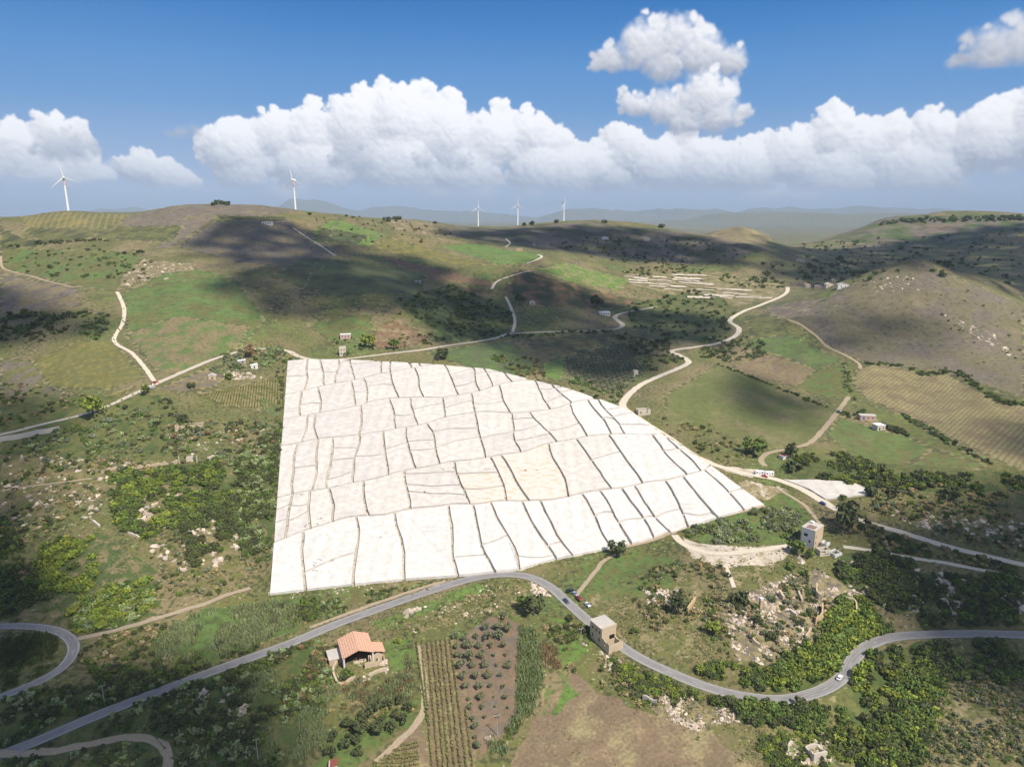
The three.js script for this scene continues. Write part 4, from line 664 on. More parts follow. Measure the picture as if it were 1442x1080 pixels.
// scrub, reeds and grass that nobody could count
const thick = {};
function scatter(poly, n, kinds, r0, r1, shape = 'bush') {
  const plan = densify(poly).map((p) => survey(...p)), xs = plan.map((p) => p[0]), ds = plan.map((p) => p[1]), x0 = Math.min(...xs), x1 = Math.max(...xs), d0 = Math.min(...ds), d1 = Math.max(...ds);
  if (shape === 'bush') n *= d0 < 420 ? 1.7 : d0 > 750 ? .6 : 1;
  for (let k = 0, tries = 0; k < n && tries < n * 12; tries++) {
    const x = rr(x0, x1), d = rr(d0, d1); const wob = clamp(d / 90, 2, 12); if (!insidePlan(plan, x + wob * 1.6 * noise(x / wob / 2, d / wob / 2), d + wob * 1.6 * noise(x / wob / 2 + 40, d / wob / 2)) || noise(x / 23, d / 23) + .5 * noise(x / 8, d / 8) < rr(-.5, .35)) continue;
    if (edgeDistance(SLAB_EDGE, x, d) < 2.5) { k += .2; continue; }
    if (onRoad(x, d)) continue;
    k++; const kind = pick(kinds); ((thick[shape] ??= {})[kind] ??= []).push([x, d, lerp(r0, r1 * 1.25, rnd() ** 2)]);
  }
}
function onRoad(x, d) { const cx = Math.floor(x / CELL), cd = Math.floor(d / CELL); for (let i = -1; i <= 1; i++) for (let j = -1; j <= 1; j++) for (const [px, pd, , w] of benchCells.get((cx + i) + ',' + (cd + j)) ?? []) if (Math.hypot(x - px, d - pd) < w + 1.2) return true; return false; }
const hedge = (line, n, kinds, r0, r1, w = 3) => { const P = splinePath(line.map((p) => survey(...p)), 2); for (let i = 0; i < n; i++) { const [x, d] = pick(P); if (!onRoad(x, d)) ((thick.bush ??= {})[pick(kinds)] ??= []).push([x + rr(-w, w), d + rr(-w, w), rr(r0, r1)]); } };
for (const a of [
  [[[150, 665], [220, 665], [300, 650], [330, 690], [300, 720], [240, 745], [200, 760], [165, 740]], 900, ['mid', 'mid', 'lime', 'dark'], .8, 2.8],
  [[[55, 770], [130, 755], [132, 800], [120, 835], [60, 835]], 240, ['lime', 'lime', 'mid'], .9, 2.8], [[[90, 862], [130, 838], [215, 808], [222, 862], [150, 886], [100, 892]], 320, ['lime', 'lime', 'mid', 'reed'], .8, 2.4],
  [[[335, 645], [396, 600], [390, 700], [380, 770], [345, 790], [320, 720]], 900, ['mid', 'dark', 'dark', 'reed'], .7, 2.4], [[[250, 745], [300, 690], [332, 700], [322, 790], [270, 800]], 520, ['dark', 'mid', 'dark'], .8, 2.6],
  [[[0, 640], [150, 640], [240, 660], [150, 720], [60, 760], [0, 780]], 420, ['dark', 'mid', 'grey', 'straw'], .4, 1.8], [[[220, 700], [380, 690], [385, 790], [300, 840], [210, 840]], 480, ['dark', 'mid', 'straw', 'grey'], .3, 1.5],
  [[[60, 600], [240, 560], [280, 600], [240, 640], [60, 650], [0, 640]], 520, ['dark', 'mid', 'reed', 'grey'], .5, 2.2], [[[240, 605], [395, 585], [395, 640], [340, 655], [240, 650]], 420, ['dark', 'mid', 'reed', 'rust', 'grey'], .5, 2.2],
  [[[0, 730], [60, 800], [80, 880], [0, 880]], 260, ['dark', 'mid'], .8, 2.4], [[[100, 890], [230, 870], [260, 940], [140, 950], [105, 930]], 160, ['mid', 'dark', 'straw'], .4, 1.6],
  [[[440, 850], [600, 820], [640, 815], [560, 842], [460, 872]], 320, ['mid', 'dark', 'reed'], .3, 1.2], [[[380, 845], [440, 845], [450, 870], [400, 885]], 140, ['mid', 'dark'], .6, 1.8],
  [[[960, 745], [1050, 715], [1130, 720], [1128, 758], [1000, 766]], 700, ['grey', 'reed', 'mid', 'olive'], .5, 2], [[[1180, 785], [1260, 778], [1340, 835], [1260, 862], [1190, 822]], 420, ['dark', 'dark', 'mid'], .8, 2.6],
  [[[1155, 905], [1172, 850], [1215, 845], [1252, 885], [1212, 906], [1172, 950], [1120, 974], [1080, 955]], 520, ['lime', 'mid', 'mid'], 1, 3], [[[1180, 985], [1230, 920], [1300, 908], [1330, 960], [1300, 1070], [1220, 1090], [1180, 1045]], 900, ['mid', 'mid', 'dark', 'lime'], .7, 2.6],
  [[[980, 950], [1100, 972], [1130, 962], [1050, 932], [990, 935]], 320, ['mid', 'dark', 'lime'], .6, 1.9], [[[1000, 985], [1100, 1000], [1170, 992], [1150, 1032], [1050, 1012]], 260, ['dark', 'mid'], .8, 2.6], [[[840, 925], [960, 965], [1000, 990], [940, 985], [860, 955]], 260, ['mid', 'dark', 'lime'], .4, 1.6],
  [[[1240, 800], [1442, 815], [1442, 880], [1300, 886]], 420, ['dark', 'mid'], .7, 2.2], [[[1200, 735], [1442, 800], [1442, 815], [1240, 780]], 200, ['dark', 'mid', 'straw'], .4, 1.8], [[[1240, 690], [1442, 680], [1442, 780], [1330, 755], [1210, 720]], 420, ['dark', 'mid', 'straw', 'grey'], .3, 1.8],
  [[[1110, 640], [1200, 640], [1260, 668], [1442, 672], [1442, 692], [1240, 690], [1120, 668]], 560, ['mid', 'dark', 'dark', 'lime'], .6, 2.4], [[[1300, 905], [1442, 905], [1442, 960], [1330, 955]], 360, ['dark', 'mid'], .8, 2.4], [[[1300, 960], [1442, 960], [1442, 1080], [1300, 1080]], 620, ['straw', 'mid', 'grey', 'olive'], .3, 1.2],
  [[[870, 820], [960, 790], [1030, 800], [1000, 880], [920, 890]], 340, ['mid', 'dark', 'grey', 'straw'], .3, 1.3], [[[1000, 850], [1160, 800], [1190, 850], [1130, 945], [1010, 925]], 420, ['mid', 'dark', 'grey', 'straw'], .3, 1.4],
  [[[0, 975], [300, 952], [440, 905], [460, 1000], [380, 1090], [0, 1090]], 900, ['dark', 'mid', 'dark', 'reed'], .4, 1.9], [[[130, 940], [300, 930], [380, 905], [300, 945], [150, 1000]], 260, ['dark', 'mid'], .6, 1.8], [[[360, 920], [460, 890], [480, 980], [400, 1000]], 280, ['dark', 'mid', 'rust', 'reed'], .3, 1.6],
  [[[540, 875], [740, 815], [760, 870], [640, 880], [580, 900]], 300, ['mid', 'grey', 'straw'], .2, .9], [[[760, 880], [840, 880], [850, 940], [960, 990], [920, 1000], [800, 945]], 320, ['mid', 'straw', 'dark'], .3, 1.2], [[[1060, 1040], [1180, 1030], [1200, 1090], [1080, 1090]], 260, ['mid', 'lime', 'dark'], .4, 1.5], [[[440, 985], [560, 995], [600, 985], [590, 1000], [450, 1040]], 120, ['rust', 'straw', 'mid'], .3, 1],
  // upper slopes
  [[[640, 400], [722, 440], [716, 474], [620, 468], [560, 432], [590, 412]], 620, ['dark', 'dark', 'mid'], .8, 2.6], [[[470, 480], [560, 470], [720, 474], [600, 486], [480, 498]], 120, ['mid', 'dark'], .7, 2.2], [[[690, 500], [760, 505], [770, 540], [720, 530]], 160, ['dark', 'mid', 'rust'], .6, 2],
  [[[860, 470], [945, 480], [960, 510], [920, 525], [890, 500]], 200, ['dark', 'mid', 'olive'], .9, 2.8], [[[880, 430], [1000, 405], [1040, 440], [1025, 470], [940, 480], [890, 462]], 420, ['dark', 'dark', 'mid', 'olive'], .9, 3], [[[1080, 372], [1200, 362], [1250, 392], [1180, 402], [1120, 404]], 420, ['dark', 'dark', 'mid'], 1.6, 5],
  [[[1010, 388], [1105, 395], [1100, 408], [1020, 402]], 140, ['dark', 'mid'], 1.2, 3.6], [[[870, 380], [960, 372], [1000, 384], [900, 392]], 160, ['dark', 'mid'], 1, 3], [[[990, 475], [1050, 470], [1090, 500], [1020, 512], [985, 500]], 260, ['dark', 'mid', 'olive'], .8, 2.6],
  [[[0, 440], [150, 440], [150, 475], [60, 480], [0, 490]], 260, ['dark', 'mid'], .9, 2.8], [[[0, 540], [60, 545], [140, 560], [60, 590], [0, 600]], 200, ['dark', 'mid', 'straw'], .5, 1.8], [[[300, 500], [400, 488], [430, 505], [400, 512], [330, 520]], 260, ['reed', 'grey', 'mid'], .8, 2.4], [[[290, 512], [350, 510], [350, 525], [300, 530]], 120, ['reed', 'grey'], .6, 1.6],
  [[[880, 585], [1000, 600], [1050, 630], [1080, 655], [980, 640], [920, 600]], 160, ['dark', 'mid', 'straw'], .4, 1.7], [[[790, 530], [880, 545], [870, 575], [800, 548]], 200, ['mid', 'dark', 'reed'], .7, 2.2], [[[760, 345], [900, 330], [1000, 340], [1080, 352], [1000, 375], [860, 370]], 420, ['dark', 'mid'], 1, 3.2], [[[0, 345], [220, 350], [200, 400], [0, 380]], 260, ['dark', 'mid'], .8, 2.6],
  [[[420, 300], [560, 308], [640, 330], [560, 350], [460, 335]], 200, ['dark', 'mid'], .9, 2.6], [[[1180, 400], [1290, 372], [1442, 440], [1442, 570], [1220, 515]], 120, ['dark', 'straw', 'grey', 'mid'], .4, 1.5], [[[1230, 313], [1300, 307], [1442, 305], [1442, 311], [1300, 313], [1240, 317]], 320, ['dark', 'dark', 'mid'], 3, 7], [[[1120, 345], [1442, 320], [1442, 400], [1200, 390]], 600, ['dark', 'mid'], 1.5, 5],
]) scatter(...a);
hedge([[1192, 512], [1194, 540], [1200, 562]], 60, ['mid', 'reed'], 1, 2); hedge([[1270, 582], [1310, 606], [1350, 630], [1400, 656]], 110, ['mid', 'dark', 'reed'], 1, 2.2, 2); hedge([[1010, 513], [1060, 532], [1110, 552], [1160, 572]], 90, ['dark', 'mid'], .8, 1.8, 2); hedge([[1225, 512], [1270, 516], [1315, 528], [1340, 522], [1380, 546], [1415, 568], [1442, 568]], 130, ['dark', 'mid'], .9, 2.4, 4);
hedge([[50, 343], [90, 341], [150, 339]], 50, ['dark'], 1.5, 3); hedge([[720, 474], [780, 470], [860, 466]], 50, ['dark', 'mid'], 1, 2.4, 5); hedge([[395, 520], [394, 580], [388, 700]], 70, ['mid', 'dark'], .8, 2, 3); hedge([[1240, 600], [1260, 606], [1272, 612]], 30, ['dark'], 1.5, 3, 3); hedge([[1180, 575], [1200, 590], [1216, 580]], 24, ['dark', 'mid'], 1.2, 2.6, 4);
for (const [x, y, r, l] of [[300, 289, 4, 'leftmost low bush of the clump on the bare hilltop'], [306, 288, 5, 'tallest bush of the clump on the bare hilltop'], [313, 288, 5, 'middle bush of the clump on the bare hilltop'], [320, 289, 4, 'rightmost bush of the clump on the bare hilltop'], [555, 309, 4, 'left tree of the far trio on the crest'], [562, 309, 5, 'middle tree of the far trio on the crest'], [545, 312, 5, 'bushy tree left of the far crest trio'], [612, 315, 4, 'single small tree on the crest left of the far turbines'], [738, 318, 4, 'small tree on the ridge between the far turbines'], [749, 317, 4, 'second small tree on the ridge between the far turbines'], [784, 314, 4, 'tree at the foot of the right far turbine'], [851, 314, 4, 'lone tree on the crest right of the far turbines'], [932, 321, 5, 'tree on the falling right end of the far ridge']]) shrubAt(x, y, r, 'dark', l);
for (const a of [
  [[[215, 908], [285, 862], [420, 845], [415, 882], [300, 928], [230, 936]], 2600, ['reed', 'reed', 'olive'], 1.2, 2.2, 'reed'], [[[735, 872], [758, 900], [762, 960], [740, 1010], [700, 1066], [690, 1050], [730, 1000], [736, 930]], 900, ['reed', 'reed', 'mid'], 1, 2, 'reed'], [[[760, 920], [785, 905], [784, 935], [764, 945]], 120, ['rust', 'straw'], .9, 1.7, 'reed'],
  [[[470, 972], [555, 948], [590, 905], [586, 985], [500, 992]], 620, ['reed', 'reed', 'olive', 'rust'], .9, 1.8, 'reed'], [[[385, 1022], [460, 1000], [476, 1040], [400, 1072]], 420, ['reed'], 1, 2, 'reed'], [[[350, 955], [390, 940], [380, 980], [350, 985]], 220, ['reed'], 1, 1.9, 'reed'], [[[450, 965], [480, 965], [470, 990], [450, 990]], 160, ['reed'], 1, 1.8, 'reed'],
  [[[0, 885], [80, 895], [85, 935], [0, 975]], 700, ['dark', 'mid'], .8, 1.7, 'reed'], [[[370, 560], [396, 575], [392, 640], [365, 620]], 240, ['reed'], 1, 2, 'reed'], [[[0, 862], [60, 850], [100, 870], [60, 880], [0, 882]], 360, ['reed', 'mid'], 1, 2, 'reed'],
]) scatter(...a);
for (const a of [
  [[[820, 835], [960, 790], [1060, 790], [1100, 850], [1000, 950], [870, 900]], 3200, ['straw', 'olive', 'mid'], .18, .5, 'tuft'], [[[0, 640], [390, 620], [380, 830], [230, 870], [0, 880]], 4200, ['straw', 'olive', 'mid', 'grey'], .2, .6, 'tuft'], [[[380, 850], [740, 815], [640, 890], [440, 1000], [300, 1080], [0, 1080], [200, 990]], 3600, ['mid', 'olive', 'straw'], .18, .5, 'tuft'],
  [[[960, 750], [1200, 700], [1442, 740], [1442, 880], [1200, 870]], 2600, ['straw', 'olive', 'mid'], .2, .6, 'tuft'], [[[760, 870], [860, 900], [1000, 975], [1180, 985], [1180, 1080], [1060, 1080], [900, 1000]], 2800, ['mid', 'straw', 'olive'], .18, .5, 'tuft'], [[[1180, 985], [1442, 905], [1442, 1080], [1180, 1080]], 2000, ['mid', 'straw', 'olive'], .2, .6, 'tuft'], [[[740, 1000], [800, 950], [1000, 1040], [1040, 1080], [720, 1080]], 500, ['straw', 'mid'], .1, .3, 'tuft'],
]) scatter(...a);
{
  const shapes = { bush: BUSH.concat(SMALL), reed: [REED], tuft: SMALL }, names = { bush: 'scrub', reed: 'reeds', tuft: 'grass_tufts' }, M = new THREE.Matrix4(), Q = new THREE.Quaternion(), up = new THREE.Vector3(0, 1, 0), tint = new THREE.Color();
  for (const [shape, kinds] of Object.entries(thick)) for (const [kind, all] of Object.entries(kinds)) {
    const sets = shapes[shape];
    sets.forEach((geometry, s) => {
      const mine = all.filter((_, i) => (shape === 'bush' ? (all[i][2] > 1 ? i % BUSH.length === s : BUSH.length + i % SMALL.length === s) : i % sets.length === s)); if (!mine.length) return;
      const m = new THREE.InstancedMesh(geometry, LEAF[kind], mine.length);
      mine.forEach(([x, d, r], i) => { M.compose(new THREE.Vector3(x, ground(x, d) - .12 * r, -d), Q.setFromAxisAngle(up, rr(0, 6.28)), new THREE.Vector3(r, r * rr(.75, 1.15), r)); m.setMatrixAt(i, M); const k = rr(.75, 1.25); m.setColorAt(i, tint.setRGB(k * rr(.9, 1.12), k, k * rr(.85, 1.05))); });
      add(m, names[shape]); m.userData.kind = 'stuff'; m.userData.label = { scrub: 'low scrub bushes spread over the slopes', reeds: 'dense stand of tall reeds', grass_tufts: 'loose tufts of grass' }[names[shape]];
    });
  }
}
// ------------------------------------------------------------------ buildings and ruins
const wallMap = grainMap(256, .07, [.03, 0, -.03]), tileMap = byteMap(128, 128, (x, y) => { const w = .87 + .06 * Math.cos(x / 128 * 6.283 * 8) + .08 * noise(x / 9, y / 9) + .05 * noise(x / 2, y / 2) - (y % 16 < 2 ? .06 : 0); return [w, w * .98, w * .96]; });
wallMap.repeat.set(.12, .12); tileMap.repeat.set(.85, .85); tileMap.wrapS = tileMap.wrapT = THREE.RepeatWrapping;
const stone = (r, g, b) => mat(r, g, b, 1, { map: wallMap });
const WALL = { beige: stone(.60, .47, .32), white: stone(.80, .76, .72), pale: stone(.66, .57, .46), pink: stone(.66, .46, .38), grey: stone(.45, .41, .37), ochre: stone(.62, .44, .25), concrete: stone(.55, .51, .46) };
const ROOF = { tile: mat(.82, .50, .35, .9, { map: tileMap }), flat: stone(.62, .55, .47), white: mat(.78, .76, .74, .7), red: mat(.42, .13, .09, .85, { map: tileMap }), rust: stone(.30, .20, .15) };
const DARKWOOD = mat(.06, .05, .045), FRAME = mat(.55, .5, .45), GLASS = mat(.03, .035, .04, .15), BLUE = mat(.07, .16, .36, .6);
function wallShape(w, h, holes, peak = 0, ragged = 0, seed = 0) {
  const s = new THREE.Shape(); s.moveTo(-w / 2, -2); s.lineTo(w / 2, -2);
  if (ragged) { const n = Math.max(4, Math.round(w / .8)); for (let i = n; i >= 0; i--) { const t = i / n; s.lineTo(-w / 2 + w * t, Math.max(.6, h * (1 - ragged * clamp(.5 + 1.1 * fbm(t * w / 3.2 + seed * 7.7, seed, 3), 0, 1)))); } }
  else { s.lineTo(w / 2, h); if (peak) s.lineTo(0, h + peak); s.lineTo(-w / 2, h); }
  for (const [cx, cy, a, b] of holes) { const p = new THREE.Path(); p.moveTo(cx - a / 2, cy - b / 2); p.lineTo(cx - a / 2, cy + b / 2); p.lineTo(cx + a / 2, cy + b / 2); p.lineTo(cx + a / 2, cy - b / 2); s.holes.push(p); }
  return s;
}
// W along local x, L along local z; sides: 's' faces local +z, then e, n, w; openings per side: [x, y, width, height, kind]
function building(name, label, category, { at, corner, turn = 0, W, L, H, wall = 'pale', walls = {}, roof = 'flat', roofMat = 'flat', open = {}, ragged = 0, skip = '', rise = 0, over = .25, t = .45, group }) {
  const g = add(new THREE.Group(), name), cs = Math.cos(turn), sn = Math.sin(turn);
  let [x, d] = at ? survey(...at) : survey(...corner);
  if (corner) { x += cs * W / 2 - sn * L / 2; d += sn * W / 2 + cs * L / 2; }
  place(g, x, d, turn); tag(g, label, category, group);
  let base = 1e9; for (const [a, b] of [[-1, -1], [1, -1], [1, 1], [-1, 1], [0, 0]]) base = Math.min(base, ground(x + cs * a * W / 2 + sn * b * L / 2, d + sn * a * W / 2 - cs * b * L / 2));
  g.position.y = lerp(base, g.position.y, .6);
  const sides = { s: [W, 0, 0, L / 2], e: [L - 2 * t, Math.PI / 2, W / 2, 0], n: [W, Math.PI, 0, -L / 2], w: [L - 2 * t, -Math.PI / 2, -W / 2, 0] };
  let k = 0;
  for (const [side, [w, rot, px, pz]] of Object.entries(sides)) {
    if (skip.includes(side)) continue;
    const holes = open[side] ?? [], peak = roof === 'gable' && 'sn'.includes(side) ? rise : 0;
    const geo = new THREE.ExtrudeGeometry(wallShape(w, H, holes, peak, ragged, ++k + W), { depth: t, bevelEnabled: false }).translate(0, 0, -t);
    const m = part(g, 'wall', geo, WALL[walls[side] ?? wall]); m.position.set(px, 0, pz); m.rotation.y = rot;
    for (const [cx, cy, a, b, kind] of holes) {
      if (!kind) continue;
      const pane = part(m, kind === 'door' ? 'door' : 'window', new THREE.BoxGeometry(a, b, .06).translate(cx, cy, -.22), kind === 'door' ? DARKWOOD : kind === 'blue' ? BLUE : GLASS);
    }
  }
  if (roof === 'flat') { part(g, 'roof', new THREE.BoxGeometry(W + over * 2, .28, L + over * 2).translate(0, H + .14, 0), ROOF[roofMat]); }
  if (roof === 'gable') { const q = Math.atan2(rise, W / 2), len = Math.hypot(rise, W / 2) + over; for (const s of [-1, 1]) { const slab = part(g, 'roof', new THREE.BoxGeometry(len, .22, L + over * 2).translate(0, .11, 0), ROOF[roofMat]); slab.position.set(s * (W / 4 + over * .25), H + rise / 2 - over * .25 * rise / (W / 2) * 1, 0); slab.rotation.z = -s * q; } }
  if (roof === 'shed') { const q = Math.atan2(rise, W); const slab = part(g, 'roof', new THREE.BoxGeometry(Math.hypot(rise, W) + over * 2, .2, L + over * 2), ROOF[roofMat]); slab.position.set(0, H + .12, 0); slab.rotation.z = q; }
  return shade(g);
}
const grid = (xs, ys, w, h, kind = 'window') => xs.flatMap((x) => ys.map((y) => [x, y, w, h, kind]));
// two-storey ruin on the road, its front room fallen in
const A = building('stone_house', 'tall square beige stone house with flat roof and collapsed front room beside the asphalt road', 'house', { corner: [847, 912], turn: .52, W: 8.6, L: 9.4, H: 9.2, wall: 'beige', roofMat: 'flat', open: { w: [...grid([-2.6, .2, 2.8], [6.6], 1, 1.7), ...grid([-2.6, 2.6], [2.6], 1.1, 2)], s: [[1.9, 3.4, 3.2, 2.6]], e: grid([-2, 2], [2.2, 6.4], 1, 1.6), n: grid([-2, 2], [2.2, 6.4], 1, 1.6) } });
{ const z = 9.4 / 2, add2 = (w, h, seed, x, zz, rot, m, holes = []) => { const p = part(A, 'broken_wall', new THREE.ExtrudeGeometry(wallShape(w, h, holes, 0, .35, seed), { depth: .5, bevelEnabled: false }), WALL[m]); p.position.set(x, 0, zz); p.rotation.y = rot; };
  add2(5.6, 5.2, 3, -4.3, z + 2.8, Math.PI / 2, 'beige', [[.4, 2.2, .9, 1.4]]); add2(8.6, 4.4, 5, 0, z + 5.2, 0, 'beige', []); add2(5.4, 3.2, 8, 3.8, z + 2.8, Math.PI / 2, 'beige');
  part(A, 'roof_parapet', new THREE.BoxGeometry(8.9, .35, .3).translate(0, 9.65, 4.6), WALL.beige); }
// tall white house with annex ruins
const B = building('white_house', 'tall narrow white and beige house with broken flat roof above the ruins', 'house', { corner: [1146, 774], turn: .76, W: 11.5, L: 8, H: 10.6, wall: 'beige', walls: { w: 'white' }, roofMat: 'flat', over: .12, open: { s: [...grid([-3.9], [2.6, 6.2], .9, 1.5)], w: [...grid([-1.2], [6.8], 2.2, 1.8), ...grid([1.2], [3.4], 1, 1.8)], e: grid([0], [3, 6.5], 1, 1.4), n: grid([-3, 0, 3], [3, 6.5], 1, 1.4) } });
part(B, 'roof_hole', new THREE.BoxGeometry(4.6, .3, 4.6).translate(-2.4, 10.95, .4), ROOF.rust); part(B, 'chimney_block', new THREE.BoxGeometry(2.4, 1.2, 2).translate(3.6, 11.3, -2), WALL.white);
part(B, 'side_shed', new THREE.BoxGeometry(3.4, 3, 4).translate(7.4, 1.2, -1.8), WALL.white);
building('roofless_annex', 'small roofless annex with wide openings in front of the tall white house', 'ruin', { corner: [1155, 784], turn: .2, W: 6.4, L: 4.6, H: 3.4, wall: 'pale', roof: 'none', open: { s: [[-1.2, 2.2, 2.6, 1.1], [1, .8, 3, .7]] }, ragged: .12, t: .5 });
building('ruined_room', 'low broken room to the right of the annex by the tall white house', 'ruin', { corner: [1176, 786], turn: .35, W: 5.2, L: 5.4, H: 2.4, wall: 'white', roof: 'none', ragged: .5, t: .6 });
building('ruined_room', 'broken wall corner between the annex and the pale track', 'ruin', { corner: [1164, 772], turn: .7, W: 4.4, L: 3.6, H: 2.6, wall: 'white', roof: 'none', ragged: .55, t: .6 });
// tiled barn, open at the gable, with fallen rooms and a yard wall
const barn = building('tiled_barn', 'ruined barn with orange tiled roof and open dark gable below the road', 'barn', { corner: [484, 944], turn: .38, W: 14, L: 15.5, H: 5.8, wall: 'beige', roof: 'gable', roofMat: 'tile', rise: 2.6, over: .5, skip: 's', open: { e: [[2, 2.4, 2, 3], [-3, 3, 1, 1.4]], w: [[-3, 3, 1, 1.4, 'window'], [2.5, 3, 1, 1.4, 'window']], n: [[0, 3, 1.2, 1.6, 'window']] } });
{ for (const x of [-6.65, 6.65]) part(barn, 'gate_pillar', new THREE.BoxGeometry(.7, 7.6, .7).translate(x, 1.9, 7.4), WALL.white);
  const p = part(barn, 'lean_to_roof', new THREE.BoxGeometry(6, .22, 8).translate(0, 0, 0), ROOF.tile); p.position.set(9.7, 5, 3.4); p.rotation.z = -.28;
  const walls = [[6.4, 4, 11.6, 1.8, Math.PI / 2, 2], [7, 4.4, 8, 6.3, 0, 3], [5, 3.4, 11.4, 5.8, Math.PI / 2, 4], [4, 4.6, 5.2, 7.6, Math.PI / 2, 6], [6.4, 3.2, 5.4, 10, 0, 7], [4.4, 2.8, 8.6, 8, Math.PI / 2, 9]];
  for (const [w, h, x, z, rot, seed] of walls) { const q = part(barn, 'broken_wall', new THREE.ExtrudeGeometry(wallShape(w, h, [], 0, .5, seed), { depth: .55, bevelEnabled: false }), WALL.beige); q.position.set(x, 0, z); q.rotation.y = rot; } }
building('flat_shed', 'low whitish flat-roofed shed against the left wall of the tiled barn', 'shed', { corner: [464, 938], turn: .42, W: 5.4, L: 8, H: 2.6, wall: 'beige', roofMat: 'flat', open: { s: [[1.4, 1.2, 1, 1.8, 'door']], w: grid([0], [1.5], .8, .8) } });
function wallLine(line, h, t, m, label, category = 'wall', ragged = .45, name = 'ruined_wall') {
  const P = splinePath(line.map((p) => survey(...p)), .9), pos = [], idx = [], [ox, od] = P[0], oy = ground(ox, od), sd = rr(0, 99);
  P.forEach(([x, d], i) => {
    const a = P[Math.max(0, i - 1)], b = P[Math.min(P.length - 1, i + 1)], q = Math.hypot(b[0] - a[0], b[1] - a[1]) || 1, nx = (b[1] - a[1]) / q * t / 2, nd = -(b[0] - a[0]) / q * t / 2, y = ground(x, d), top = h * (1 - ragged * clamp(.5 + 1.2 * fbm(i / 3.4 + sd, sd, 3), 0, 1));
    for (const [s, yy] of [[-1, y - 1], [-1, y + top], [1, y + top], [1, y - 1]]) pos.push(x + nx * s - ox, yy - oy, -(d + nd * s - od));
    if (i) { const o = i * 4, p = o - 4; for (let k = 0; k < 3; k++) idx.push(p + k, p + k + 1, o + k, p + k + 1, o + k + 1, o + k); }
  });
  const n = P.length * 4; idx.push(0, 2, 1, 0, 3, 2, n - 4, n - 3, n - 2, n - 4, n - 2, n - 1);
  let g = new THREE.BufferGeometry(); g.setAttribute('position', new THREE.Float32BufferAttribute(pos, 3)); g.setIndex(idx); g = g.toNonIndexed(); const uv = []; for (let i = 0; i < g.attributes.position.count; i++) uv.push(g.attributes.position.getX(i) + g.attributes.position.getZ(i), g.attributes.position.getY(i)); g.setAttribute('uv', new THREE.Float32BufferAttribute(uv, 2)); g.computeVertexNormals();
  const w = add(new THREE.Mesh(g, m.isMaterial ? m : WALL[m]), name); w.material.side = THREE.DoubleSide; w.position.set(ox, oy, -od); return tag(w, label, category);
}
wallLine([[477, 930], [469, 945], [472, 957], [479, 966], [492, 959], [500, 955]], 1.8, .9, 'beige', 'curved yard wall in front of the tiled barn'); wallLine([[519, 953], [530, 947], [543, 942]], 1.2, 1.2, 'beige', 'low broken wall right of the tiled barn yard');
wallLine([[-20, 627], [30, 617], [83, 606]], 3.4, 1.2, 'concrete', 'long grey concrete wall below the left ridge road', 'wall', .04, 'concrete_wall');
wallLine([[150, 662], [180, 661], [215, 656], [250, 652]], 2.8, .6, 'beige', 'long low ruined wall across the left slope', 'wall', .95); wallLine([[262, 650], [272, 648]], 4.6, .8, 'pale', 'standing ruin wall with dark bushes left of the paving'); wallLine([[292, 650], [302, 646]], 4, .8, 'pale', 'second standing ruin wall nearer the paving');
for (const [x, y, h, l] of [[252, 654, 6, 'leftmost stone post of the ruined row on the left slope'], [277, 652, 5.4, 'middle stone post of the ruined row on the left slope'], [295, 653, 5, 'rightmost stone post of the ruined row on the left slope']]) { const [px, d] = survey(x, y), p = add(new THREE.Mesh(new THREE.CylinderGeometry(.32, .5, h, 6).translate(0, h / 2, 0), WALL.pale), 'stone_post'); place(p, px, d, rr(0, 1), .3); tag(p, l, 'post'); }
wallLine([[968, 863], [973, 856], [979, 847]], 3.2, .8, 'ochre', 'short leaning ochre wall beside the dark tree in the meadow', 'wall', .2);
{ const [x, d] = survey(1071, 856), p = add(new THREE.Group(), 'stone_pillar'); part(p, 'shaft', new THREE.BoxGeometry(1.3, 5, 1.3).translate(0, 2.2, 0), WALL.ochre); part(p, 'cap', new THREE.BoxGeometry(1.9, 1, 1.6).translate(.1, 5.2, 0), WALL.white); place(p, x, d, .4); tag(p, 'lone upright stone pillar with pale top on the grass', 'pillar'); }
wallLine([[1150, 830], [1151, 842], [1158, 846]], 4.6, .7, 'beige', 'tall broken wall corner in the middle of the rubble', 'wall', .35); wallLine([[1158, 858], [1157, 872], [1148, 880]], 4.4, .7, 'ochre', 'broken ochre wall lower down in the rubble', 'wall', .4); wallLine([[1190, 850], [1203, 853], [1206, 868]], 4.6, .7, 'beige', 'L-shaped wall with dark gap right of the green trees', 'wall', .3); wallLine([[1185, 842], [1191, 838]], 3, .7, 'beige', 'stub of wall above the L-shaped wall', 'wall', .3); wallLine([[1262, 845], [1272, 838]], 2.4, .8, 'pale', 'pale wall stub in the shade right of the thicket'); wallLine([[1280, 858], [1300, 852]], 2, .8, 'pale', 'low pale wall in the shade above the road');

